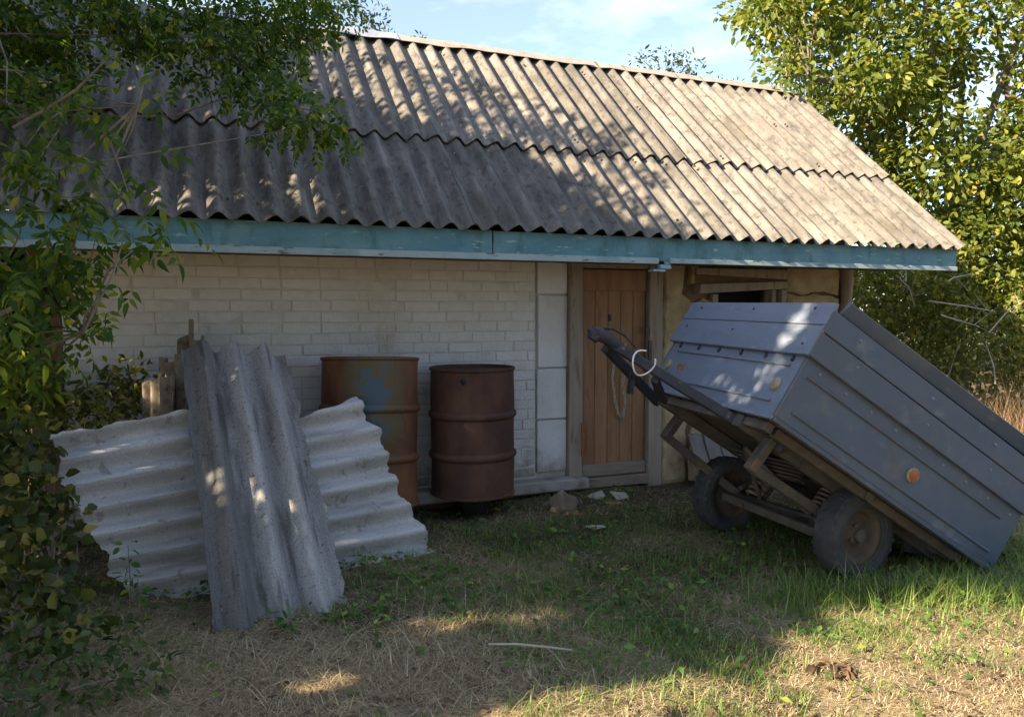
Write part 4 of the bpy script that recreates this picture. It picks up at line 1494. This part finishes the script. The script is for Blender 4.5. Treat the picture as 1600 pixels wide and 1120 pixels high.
# far trees over the ridge
for (bx, cl, rad, per, lab) in (((1.6, 11.5), [(1005, 95, 11.5), (1040, 110, 11.5), (1062, 120, 11.5), (1090, 130, 11.3), (1045, 92, 11.4), (1120, 138, 11.3), (1150, 145, 11.2), (1075, 100, 11.4)], .22, 60, 'thin leafy treetop showing over the right part of the ridge'),
                                ((-1.6, 11), [(620, 68, 11), (655, 70, 11), (640, 80, 11), (600, 62, 11)], .16, 38, 'sparse twig tops showing over the zinc ridge cap'),
                                ((-2.6, 9.6), [(500, 30, 9.5), (530, 25, 9.6), (560, 45, 9.6), (480, 20, 9.4), (545, 5, 9.5), (575, 50, 9.6), (520, 55, 9.5), (470, 45, 9.4), (505, -10, 9.5), (440, 10, 9.4), (580, 30, 9.7)], .26, 75, 'dark leafy tree standing behind the left end of the ridge')):
    C = np.array([spot(*q) for q in cl])
    rt = root('far_tree', (bx[0], bx[1], 0), lab, 'tree')
    mb = MB()
    limbs(mb, [(bx[0], bx[1], -.1), (bx[0] + .1, bx[1], 1.5), (bx[0], bx[1] + .1, 3.0)], C, .09, 5, .006, .03)
    mb.build('trunk', M['bark'], rt, smooth=True)
    pos, dr, up_ = clump_leaves(C, np.full(len(C), rad), np.full(len(C), per), .2, .9, .8)
    v, f = scatter(leaf_simple(.45), pos, dr, up_, rng.uniform(.05, .09, len(pos)))
    np_mesh('crown', v, f, M['leaf_far'], rt, kind='stuff')

# hedge line far behind, closes the horizon
C = np.stack([rng.uniform(-26, 30, 1000), rng.uniform(17, 21, 1000), rng.uniform(.2, 3.2, 1000)], 1)
C[:, 2] *= np.where(C[:, 0] < -5, 1.9, 1.0)
pos, dr, up_ = clump_leaves(C, np.full(len(C), .75), np.full(len(C), 60), .3, .85, .8)
v, f = scatter(leaf_small(), pos, dr, up_, rng.uniform(.12, .25, len(pos)))
np_mesh('far_hedge', v, f, M['leaf_far'], kind='stuff', label='far green hedgerow beyond the yard', cat='hedge')

# ------------------------------------------------------------------ crowns as the sun sees them
GAPS = np.array([(5.03, 1.13, .06), (5.02, 1.20, .06), (5.01, 1.30, .06), (5.01, 1.39, .06), (5.02, 1.12, .06), (5.01, 1.07, .06), (5.03, 1.06, .06), (5.01, 1.19, .06), (3.35, 0.67, 0.09), (3.28, 0.69, 0.07), (3.17, 0.82, 0.08), (3.05, 0.92, 0.06), (3.05, 1.0, 0.09), (2.96, 1.03, 0.07), (3.31, 1.21, 0.07), (3.24, 1.29, 0.1), (2.83, 0.52, 0.07), (2.76, 0.45, 0.06), (2.07, 1.77, 0.12), (2.1, 1.67, 0.1), (2.22, 1.64, 0.08), (2.68, 1.69, 0.06), (2.13, 0.83, 0.16), (2.25, 0.78, 0.12), (2.3, 0.71, 0.1), (2.06, 1.0, 0.12), (1.95, 1.01, 0.1), (2.06, 1.37, 0.08), (1.57, 1.58, 0.08), (5.11, -0.01, 0.06), (5.84, 0.02, 0.07), (5.34, -0.09, 0.06), (1.7, 1.25, 0.09), (1.96, 1.18, 0.1), (4.65, 1.94, 0.05), (4.62, 1.94, 0.05), (4.65, 2.14, 0.06), (4.55, 2.07, 0.04), (4.59, 2.0, 0.04), (6.16, 4.03, 0.06), (6.03, 3.98, 0.07), (5.99, 4.04, 0.06), (5.74, 3.91, 0.05), (5.57, 3.72, 0.04), (5.65, 3.67, 0.04), (5.53, 3.87, 0.06), (5.45, 3.89, 0.07), (5.34, 3.62, 0.04), (5.41, 3.93, 0.06), (4.46, 3.62, 0.07), (4.37, 3.62, 0.06), (4.8, 3.84, 0.06), (5.13, 4.0, 0.05), (4.73, 2.6, 0.04), (4.78, 2.44, 0.04), (5.52, 2.82, 0.04), (5.29, 2.82, 0.03), (4.97, 2.72, 0.03), (2.86, 2.34, 0.04), (2.96, 2.36, 0.04), (2.83, 2.5, 0.035), (2.83, 2.42, 0.03), (2.72, 2.61, 0.035), (2.69, 2.69, 0.04), (2.66, 2.8, 0.04), (2.63, 2.88, 0.04), (2.58, 2.91, 0.04), (2.73, 2.97, 0.03), (3.23, 2.55, 0.03), (3.28, 2.7, 0.03), (3.2, 2.63, 0.03), (2.77, 2.54, 0.03), (4.48, 0.72, 0.03), (4.48, 0.76, 0.03), (4.49, 0.82, 0.03), (4.49, 0.85, 0.02), (3.99, 0.87, 0.035), (3.92, 0.88, 0.04), (3.87, 0.9, 0.05), (4.07, 0.87, 0.04), (4.05, 0.86, 0.03), (4.08, 0.96, 0.03)])  # chosen sun-fleck spots: leaves are cut away along these rays
e1 = np.array([SUN_H[1], -SUN_H[0], 0])
e2 = np.array([-SUN_H[0] * math.sin(ELEV), -SUN_H[1] * math.sin(ELEV), math.cos(ELEV)])


def open_sky(a, b):
    """chance that a leaf is left out: shapes the two crowns so chosen areas get sun"""
    up_edge = np.interp(a, [1.0, 2.0, 3.0, 3.6, 4.0, 4.5, 5.0, 5.7, 6.4, 7.0], [3.3, 3.5, 3.5, 3.7, 3.9, 4.05, 4.6, 4.6, 4.4, 4.2])
    t = np.clip((b - (up_edge - .75)) / .95, 0, 1)
    p = t * t * (3 - 2 * t)
    low = np.clip((2.5 - a) / .3, 0, 1) * np.clip((2.3 - b) / .25, 0, 1)
    a_, b_ = np.atleast_1d(a), np.atleast_1d(b)
    hole = (fnoise(a, b, 4.0, 1.1) + .25 * fnoise(a, b, 11., 4.) > .87) * .97
    g = gap(a_, b_)
    return np.maximum(np.maximum(np.maximum(p, low * .93), hole), g if np.ndim(a) else g[0])


def gap(a, b, m=.085):
    """holes cut in the foliage where flecks of sun are meant to land"""
    out = np.zeros(len(a))
    for ga, gb, gr in GAPS:
        out = np.maximum(out, np.hypot(a - ga, b - gb) < gr + m)
    return out


# ------------------------------------------------------------------ maple on the left: visible sprays
maple = root('maple_tree', (-3.6, 3.3, 0), 'ash leaved maple at the left whose branches hang over the roof and wall', 'tree')
top = []
for px, py, y, k in ((20, 20, 4.2, 1), (90, 0, 4.3, 1), (160, 10, 4.4, 1), (230, 20, 4.4, 1), (300, 10, 4.5, 1), (370, 20, 4.6, 1), (440, 5, 4.7, 1), (500, 20, 4.9, 1), (60, 70, 4.2, 1),
                     (130, 60, 4.3, 1), (200, 60, 4.3, 1), (270, 60, 4.4, 1), (340, 60, 4.5, 1), (400, 55, 4.6, 1), (460, 35, 4.7, 1), (20, 110, 4.0, 1), (80, 130, 4.0, 1),
                     (330, 95, 4.4, 1), (290, 100, 4.3, 1), (380, 100, 4.5, 1), (400, 130, 4.4, 1), (420, 160, 4.3, 1), (450, 175, 4.2, 1), (480, 185, 4.2, 1), (500, 195, 4.2, 1),
                     (410, 90, 4.5, 1), (240, -40, 4.5, 1), (120, -50, 4.4, 1), (360, -40, 4.7, 1), (470, -40, 4.9, 1), (530, -15, 5.0, 1), (20, -60, 4.3, 1), (0, 60, 4.4, 1), (50, 30, 4.5, 1), (110, 90, 4.4, 1), (40, 100, 4.3, 1), (-10, 20, 4.3, 1), (0, 130, 4.2, 1), (75, 40, 4.5, 1), (150, 30, 4.6, 1)):
    top.append(spot(px, py, y))
top = np.array(top)
sprays = []
for px, py, y in ((40, 190, 3.2), (90, 170, 3.2), (160, 150, 3.1), (215, 165, 3.0), (230, 110, 3.1), (60, 250, 3.0), (20, 300, 2.9), (110, 270, 3.0), (160, 290, 2.95), (200, 300, 2.95), (130, 330, 2.9),
                  (70, 340, 2.9), (40, 390, 2.8), (90, 400, 2.8), (150, 370, 2.85), (200, 350, 2.85), (245, 360, 2.9), (120, 430, 2.8), (60, 450, 2.75), (160, 460, 2.8), (20, 470, 2.7), (100, 500, 2.75),
                  (130, 520, 2.75), (40, 230, 3.1), (10, 160, 3.2), (10, 540, 2.7), (60, 520, 2.7), (190, 240, 3.0), (150, 225, 3.0), (15, 420, 2.7), (30, 410, 2.8), (70, 430, 2.8), (110, 460, 2.8), (40, 490, 2.75), (80, 540, 2.75), (150, 430, 2.85), (10, 500, 2.7), (60, 380, 2.85), (120, 390, 2.85), (30, 550, 2.75), (0, 590, 2.75), (90, 470, 2.8)):
    sprays.append(spot(px, py, y))
sprays = np.array(sprays)
mb = MB()
fork = np.array([-3.3, 3.4, 2.6])
limbs(mb, [(-3.6, 3.3, -.1), (-3.55, 3.35, .9), (-3.4, 3.4, 1.8), fork], np.vstack([top, sprays]), .16, 9, .0028, .012)
# pale twig in the open
mb.tube([spot(20, 200, 3.0), spot(70, 172, 3.02), spot(120, 140, 3.04), spot(175, 85, 3.06)], [.006, .006, .005, .003], 6)
mb.tube([spot(-20, 500, 2.7), spot(20, 482, 2.7), spot(75, 440, 2.75)], [.012, .010, .006], 6)
mb.build('trunk', M['bark'], maple, smooth=True)
pos, dr, up_ = clump_leaves(top, np.full(len(top), .24), np.array([36 if k in (20, 21, 22, 23, 24, 15, 16) else 24 if 16 < k < 20 else 62 for k in range(len(top))]), .9, .8, .6, .7)
keep = gap(pos @ e1, pos @ e2) < .5
pos, dr, up_ = pos[keep], dr[keep], up_[keep]
v, f = scatter(leaf_compound(2, w=.12), pos, dr, up_, rng.uniform(.075, .125, len(pos)))
np_mesh('crown', v, f, M['leaf_maple'], maple, kind='stuff')
# the nearest compound leaves, one object each
near_meshes = []
for k, (pr, dp) in enumerate(((2, .12), (2, .28), (2, .18), (3, .2))):
    tv, tf = leaf_compound(pr, ll=.46, w=.105, droop=dp * 1.2)
    me = bpy.data.meshes.new('leaf')
    me.from_pydata(tv.tolist(), [], tf.tolist())
    me.materials.append(M['leaf_maple'])
    near_meshes.append(me)
per = np.array([4 if p[0] > -1.62 else 8 for p in sprays])
pos, dr, up_ = clump_leaves(sprays, np.full(len(sprays), .14), per, .75, .75, .45, .8)
mloc = np.array(maple.location)
for i in range(len(pos)):
    o = bpy.data.objects.new('leaf', near_meshes[int(rng.integers(4))])
    COL.objects.link(o)
    o.parent = maple
    x = dr[i] / np.linalg.norm(dr[i])
    zz = up_[i] - x * (up_[i] @ x)
    zz /= np.linalg.norm(zz)
    yy = np.cross(zz, x)
    s = float(rng.uniform(.085, .15))
    o.matrix_local = Matrix.Translation(Vector(pos[i] - mloc)) @ Matrix(((x[0], yy[0], zz[0]), (x[1], yy[1], zz[1]), (x[2], yy[2], zz[2]))).to_4x4() @ Matrix.Scale(s, 4)

# ------------------------------------------------------------------ yard trees left of the photographer: they throw the shade
for (a0, a1, b0, b1, n, bx, lab) in ((1.5, 3.9, -.4, 4.0, 330, (-4.6, 1.2), 'big dark leafy tree left of where the photographer stands'), (3.5, 7.0, -.9, 5.0, 470, (-5.4, 4.0), 'big dark leafy tree to the left of the shed')):
    cs = []
    while len(cs) < n:
        a, b, t = rng.uniform(a0, a1), rng.uniform(b0, b1), rng.uniform(3.0, 6.2)
        p = e1 * a + e2 * b + SUN * t
        if p[2] < .5 or in_view(p[None], 200)[0] or math.hypot(p[0], p[1]) < 1.8:
            continue
        if rng.random() < open_sky(a, b):
            continue
        cs.append(p)
    C = np.array(cs)
    st = root('shade_tree', (bx[0], bx[1], 0), lab, 'tree')
    mb = MB()
    limbs(mb, [(bx[0], bx[1], -.1), (bx[0] + .05, bx[1], 1.0), (bx[0], bx[1] + .05, 2.0), (bx[0] + .1, bx[1], 3.0)], C, .17, 12, .006, .05)
    mb.build('trunk', M['bark'], st, smooth=True)
    pos, dr, up_ = clump_leaves(C, np.full(len(C), .42), np.full(len(C), 34), .4, .85, .8)
    a, b = pos @ e1, pos @ e2
    keep = (rng.random(len(pos)) > open_sky(a, b)) & ~in_view(pos, 90)
    pos, dr, up_ = pos[keep], dr[keep], up_[keep]
    v, f = scatter(leaf_compound(2), pos, dr, up_, rng.uniform(.15, .24, len(pos)))
    np_mesh('crown', v, f, M['leaf_shade'], st, kind='stuff')

# unseen trees added behind the photographer to cut the sky light
for bx, by, hh_, rr_, lab in ((2.2, -5.2, 4.6, 2.9, 'unseen broad leafy tree added behind the photographer to cut sky light'), (7.5, -3.8, 4.4, 2.8, 'unseen leafy tree added right of the yard to cut sky light'), (-1.8, -8.5, 5.0, 3.0, 'unseen farther leafy tree added behind the photographer to cut sky light')):
    d = unit(rng.normal(size=(260, 3)))
    C = np.array([bx, by, hh_]) + d * (rng.random(260) ** .4)[:, None] * np.array([rr_, rr_ * .8, rr_ * 1.25])
    C = C[C[:, 2] > .8]
    st = root('shade_tree', (bx, by, 0), lab, 'tree')
    mb = MB()
    limbs(mb, [(bx, by, -.1), (bx + .05, by, .9), (bx, by + .05, 1.8), (bx + .1, by, 2.6)], C, .17, 10, .006, .05)
    mb.build('trunk', M['bark'], st, smooth=True)
    pos, dr, up_ = clump_leaves(C, np.full(len(C), .55), np.full(len(C), 42), .4, .85, .8)
    v, f = scatter(leaf_simple(.6), pos, dr, up_, rng.uniform(.14, .24, len(pos)))
    np_mesh('crown', v, f, M['leaf_shade'], st, kind='stuff')

# ------------------------------------------------------------------ bushes on the left
def bush(name, pts, rad, per, tm_, sc, mat, lab, stems=8, droop=.25):
    C = np.array([spot(*q) for q in pts])
    C[:, 2] = np.maximum(C[:, 2], .04)
    b = root(name, (C[:, 0].mean(), C[:, 1].mean(), 0), lab, 'bush')
    for k in range(stems):
        e = C[rng.integers(len(C))]
        s = np.array([e[0] * .7 + C[:, 0].mean() * .3 + rng.normal() * .08, e[1] + rng.normal() * .1, -.03])
        MB().tube([s, (s + e) / 2 + rng.normal(size=3) * .05, e], [.007, .005, .002], 5).build('stem', M['bark'], b, smooth=True)
    pos, dr, up_ = clump_leaves(C, np.full(len(C), rad), np.full(len(C), per), droop, .8, .7)
    pos[:, 2] = np.maximum(pos[:, 2], .015)
    keep = (gap(pos @ e1, pos @ e2, .03) < .5) | (rng.random(len(pos)) < .25)
    pos, dr, up_ = pos[keep], dr[keep], up_[keep]
    v, f = scatter(tm_, pos, dr, up_, rng.uniform(*sc, len(pos)))
    np_mesh('foliage', v, f, M[mat], b, kind='stuff')


bush('bush', [(x, y, d) for x, y, d in ((0, 640, 4.2), (40, 620, 4.4), (80, 630, 4.5), (120, 620, 4.6), (170, 610, 4.7), (205, 620, 4.7), (20, 690, 4.1), (60, 680, 4.2), (100, 650, 4.4), (150, 640, 4.5), (-30, 600, 4.3), (10, 590, 4.4), (200, 590, 4.75), (170, 650, 4.5))],
     .17, 75, leaf_simple(.5), (.04, .07), 'leaf_bush', 'leafy bush growing along the wall behind the wide pale sheet', 10)
bush('bush', [(x, y, d) for x, y, d in ((20, 740, 3.5), (60, 760, 3.4), (90, 800, 3.4), (30, 820, 3.2), (80, 850, 3.2), (20, 890, 3.0), (60, 920, 3.0), (-20, 800, 3.2), (-30, 880, 3.0), (0, 960, 2.9), (60, 980, 2.9), (110, 970, 3.0), (45, 700, 3.6), (0, 700, 3.7), (20, 720, 3.7), (-15, 680, 3.7), (-20, 730, 3.6), (30, 670, 3.8), (10, 760, 3.5))],
     .13, 46, leaf_simple(.85, .08, .2), (.04, .08), 'leaf_vine', 'low vine with broad yellowing leaves at the left end of the wide sheet', 10)
bush('bush', [(x, y, d) for x, y, d in ((10, 1020, 2.75), (60, 1040, 2.7), (120, 1020, 2.8), (180, 990, 2.95), (30, 1090, 2.6), (100, 1090, 2.6), (170, 1060, 2.7), (230, 1040, 2.8), (-30, 1060, 2.6))],
     .12, 40, leaf_simple(.5), (.03, .06), 'leaf_shade', 'dark weedy clump in the lower left corner of the yard', 8)
bush('bush', [(x, y, d) for x, y, d in ((-40, 450, 4.9), (0, 520, 4.8), (20, 430, 5.0), (30, 560, 4.8), (-30, 580, 4.7), (-60, 520, 4.8), (40, 500, 5.0), (-90, 470, 4.8), (-20, 400, 5.1), (-70, 620, 4.6), (50, 600, 4.8), (-60, 380, 5.0), (-20, 640, 5.0), (20, 680, 5.0), (-60, 690, 4.9), (0, 600, 5.2), (-40, 660, 5.2), (-100, 560, 5.0), (-110, 640, 5.0), (0, 480, 5.3), (-50, 430, 5.3), (20, 650, 5.3), (-130, 440, 5.1), (-80, 740, 4.8), (30, 400, 5.6), (60, 410, 5.6), (10, 380, 5.7), (80, 430, 5.5), (-10, 410, 5.6), (40, 430, 5.6), (-40, 400, 5.8), (60, 380, 5.8))],
     .27, 150, leaf_simple(.5), (.06, .11), 'leaf_shade', 'tall dark shrub at the left corner of the brick wall', 8)
for i, (px, py, d, n, lab) in enumerate(((200, 850, 3.65, 5, 'small green sprig growing in front of the wide pale sheet'), (215, 905, 3.5, 6, 'yellow green sprig at the foot of the wide pale sheet'), (450, 965, 3.30, 7, 'green sprig at the foot of the narrow mossy sheet'),
                                   (590, 955, 3.55, 10, 'bright yellow green weed right of the narrow mossy sheet'), (520, 975, 3.40, 8, 'low green weed beside the right foot of the narrow sheet'))):
    c = spot(px, py, d)
    g0 = np.array([c[0], c[1], 0.])
    b = root('weed', g0, lab, 'plant')
    MB().tube([g0 - Z * .02, (g0 + c) / 2 + [.005, 0, 0], c], [.003, .0025, .0015], 5).build('stem', M['bark'], b)
    C = np.array([c, (g0 + c) / 2 + [.01, 0, .02], c * .7 + g0 * .3])
    pos, dr, up_ = clump_leaves(C, np.full(3, .05), np.full(3, n), .1, .8, .5)
    v, f = scatter(leaf_simple(.6), pos, dr, up_, rng.uniform(.03, .055, len(pos)))
    np_mesh('foliage', v, f, M['leaf_weed'], b, kind='stuff')

# ------------------------------------------------------------------ grass and ground cover
def blades(n, xy, L, lean, wdt, seg=3, curl=1.0):
    """curved tapering blades; xy (n,2)"""
    n = len(xy)
    az = rng.uniform(0, 2 * math.pi, n)
    h = np.stack([np.cos(az), np.sin(az)], 1)
    ln = L
    th0 = lean
    pts = []
    p = np.concatenate([xy, (gz(xy[:, 0], xy[:, 1]) - .004)[:, None]], 1)
    th = th0.copy()
    stepL = ln / seg
    P_ = [p]
    for k in range(seg):
        d = np.concatenate([h * np.sin(th)[:, None], np.cos(th)[:, None]], 1)
        p = p + d * stepL[:, None]
        p[:, 2] = np.maximum(p[:, 2], gz(p[:, 0], p[:, 1]) + .004 + .012 * rng.random(n))
        P_.append(p.copy())
        th = th + curl * rng.uniform(.1, .6, n)
    s = np.stack([-h[:, 1], h[:, 0], np.zeros(n)], 1)
    vs = []
    for k in range(seg):
        w = wdt * (1 - .25 * k)
        vs += [P_[k] - s * w[:, None], P_[k] + s * w[:, None]]
    vs.append(P_[seg])
    K = 2 * seg + 1
    v = np.stack(vs, 1).reshape(-1, 3)
    fl = []
    for k in range(seg - 1):
        a = 2 * k
        fl += [(a, a + 1, a + 3), (a, a + 3, a + 2)]
    fl.append((2 * seg - 2, 2 * seg - 1, 2 * seg))
    f = np.array(fl)[None] + (np.arange(n) * K)[:, None, None]
    return v, f.reshape(-1, 3)


def area(n, x0, x1, y0, y1):
    # denser near the photographer
    y = y0 + (y1 - y0) * rng.random(n) ** 1.25
    w = np.clip(y * .72 + .35, 0, 99)
    x = rng.uniform(-1, 1, n) * w
    k = (x > x0) & (x < x1)
    return np.stack([x[k], y[k]], 1)


def sstep(a, b, x):
    t = np.clip((x - a) / (b - a), 0, 1)
    return t * t * (3 - 2 * t)


def bare(x, y):
    """earth near the sill, under the trailer"""
    v_ = x * V[0] + y * V[1]
    return sstep(4.35, 5.0, v_ + .25 * fnoise(x, y, 2.2))


def green(x, y):
    th_ = np.interp(x, [-1.5, -.4, .0, .7, 1.2, 3], [3.75, 3.45, 2.85, 2.75, 3.15, 3.4])
    g = sstep(-.35, .35, y - th_ + .40 * fnoise(x, y, 1.6, .4) + .15 * fnoise(x, y, 5., .9))
    g = np.maximum(g, sstep(.2, .7, fnoise(x, y, 2.3, 2.)) * .6)
    g = g * (.55 + .45 * sstep(-.5, .1, fnoise(x, y, 3.1, 6.)))
    return g * (1 - .8 * bare(x, y))


def pick(xy, p):
    return xy[rng.random(len(xy)) < p(xy[:, 0], xy[:, 1])]


# short green grass
xy = pick(area(140000, -4, 4, 2.3, 6.2), lambda x, y: green(x, y) * (.35 + .65 * sstep(-.3, .5, fnoise(x, y, 5, 1.))) * np.where(x < -.6, .45, 1))
n = len(xy)
v, f = blades(n, xy, rng.uniform(.03, .10, n), rng.uniform(.1, .9, n), rng.uniform(.0012, .0026, n))
np_mesh('green_grass', v, f, M['grass_green'], kind='stuff', label='short green grass across the middle of the yard', cat='grass')
# tall tufts by the trailer wheel
xy = np.concatenate([np.array([cx, cy]) + rng.normal(size=(k, 2)) * [sx, sy] for cx, cy, k, sx, sy in ((1.75, 3.80, 420, .22, .10), (2.15, 3.75, 420, .25, .10), (1.35, 3.75, 160, .18, .12), (2.5, 3.72, 360, .22, .12), (2.05, 3.5, 180, .35, .15), (2.75, 3.95, 300, .2, .2), (3.0, 4.5, 400, .3, .3))])
n = len(xy)
v, f = blades(n, xy, rng.uniform(.08, .26, n), rng.uniform(.05, .7, n), rng.uniform(.0018, .0035, n), 4, .9)
np_mesh('tall_grass', v, f, M['grass_green'], kind='stuff', label='tall green grass tufts at the near trailer wheel', cat='grass')
# dry standing and lying blades
xy = pick(area(170000, -4, 4, 2.3, 6.2), lambda x, y: np.clip(1.05 - .85 * green(x, y), .10, 1) * (1 - .75 * bare(x, y)) * (.45 + .55 * sstep(-.4, .4, fnoise(x, y, 3.5, 3.))))
n = len(xy)
flat_ = 1 - .5 * sstep(.4, 1.0, xy[:, 0]) * sstep(3.5, 3.1, xy[:, 1])
v, f = blades(n, xy, rng.uniform(.05, .16, n) * flat_, rng.uniform(1.15, 1.7, n), rng.uniform(.0008, .0018, n), 3, .8)
np_mesh('dry_grass', v, f, M['grass_dry'], kind='stuff', label='matted dry straw covering the foreground', cat='straw')
# loose dry tussock in the foreground
xy = np.concatenate([np.array([cx, cy]) + rng.normal(size=(k, 2)) * [s, s * .6] for cx, cy, k, s in ((-.55, 2.95, 1100, .26), (-.25, 3.1, 700, .25), (-.95, 2.75, 500, .2), (-1.3, 2.9, 400, .2), (.0, 2.75, 400, .2), (-.1, 3.5, 400, .25))])
n = len(xy)
v, f = blades(n, xy, rng.uniform(.08, .22, n), rng.uniform(.7, 1.6, n), rng.uniform(.0009, .0018, n), 4, .8)
np_mesh('dry_tussock', v, f, M['grass_dry'], kind='stuff', label='loose tussock of dry bent stalks in the left foreground', cat='straw')
# broad leaved ground weeds
xy = pick(area(30000, -4, 4, 2.4, 6.0), lambda x, y: (green(x, y) * sstep(-.2, .5, fnoise(x, y, 3, 5.)) * .9 + .05) * np.where(y < 3.3, .18, 1))
n = len(xy)
pos = np.concatenate([xy, (gz(xy[:, 0], xy[:, 1]) + rng.uniform(.01, .06, n))[:, None]], 1)
v, f = scatter(leaf_small(), pos, np.concatenate([rng.normal(size=(n, 2)), rng.normal(size=(n, 1)) * .25], 1), np.array([0, 0, 1]) + rng.normal(size=(n, 3)) * .35, rng.uniform(.018, .055, n))
np_mesh('ground_weeds', v, f, M['leaf_weed'], kind='stuff', label='low broad leaved weeds growing through the grass', cat='weeds')
# dead leaves and chips on the bare earth
xy = area(2600, -4, 4, 2.4, 6.2)
n = len(xy)
pos = np.concatenate([xy, (gz(xy[:, 0], xy[:, 1]) + rng.uniform(.008, .03, n))[:, None]], 1)
v, f = scatter(leaf_small(), pos, np.concatenate([rng.normal(size=(n, 2)), rng.normal(size=(n, 1)) * .15], 1), np.array([0, 0, 1]) + rng.normal(size=(n, 3)) * .5, rng.uniform(.015, .045, n))
np_mesh('fallen_leaves', v, f, M['leaf_dead'], kind='stuff', label='scattered brown fallen leaves on the grass', cat='leaves')
# a heap of curled brown leaves in the right foreground
n = 26
c = np.array([1.28, 2.99, .012])
pos = c + rng.normal(size=(n, 3)) * [.045, .028, .006]
pos[:, 2] = np.abs(pos[:, 2] - .012) + .014
v, f = scatter(leaf_simple(.6, .2, .35), pos, rng.normal(size=(n, 3)) * [1, 1, .35], np.array([0, 0, 1]) + rng.normal(size=(n, 3)) * .6, rng.uniform(.035, .065, n))
np_mesh('dry_leaf_heap', v, f, M['leaf_dead'], base=c, kind='stuff', label='small heap of curled brown leaves on the straw in the right foreground', cat='leaf heap')
# dry seed stalks behind the trailer
xy = np.stack([rng.uniform(3.3, 6.5, 6000), rng.uniform(5.6, 7.6, 6000)], 1)
xy = xy[(xy @ U[:2] > 5.75)]
n = len(xy)
v, f = blades(n, xy, rng.uniform(.25, .75, n) * np.where(xy[:, 0] > 4.1, 1.5, 1.0), rng.uniform(.0, .6, n), rng.uniform(.0015, .0035, n), 4, .5)
np_mesh('dry_stalks', v, f, M['seed'], kind='stuff', label='tall dry brown stalks standing behind the trailer tail', cat='dry weeds')
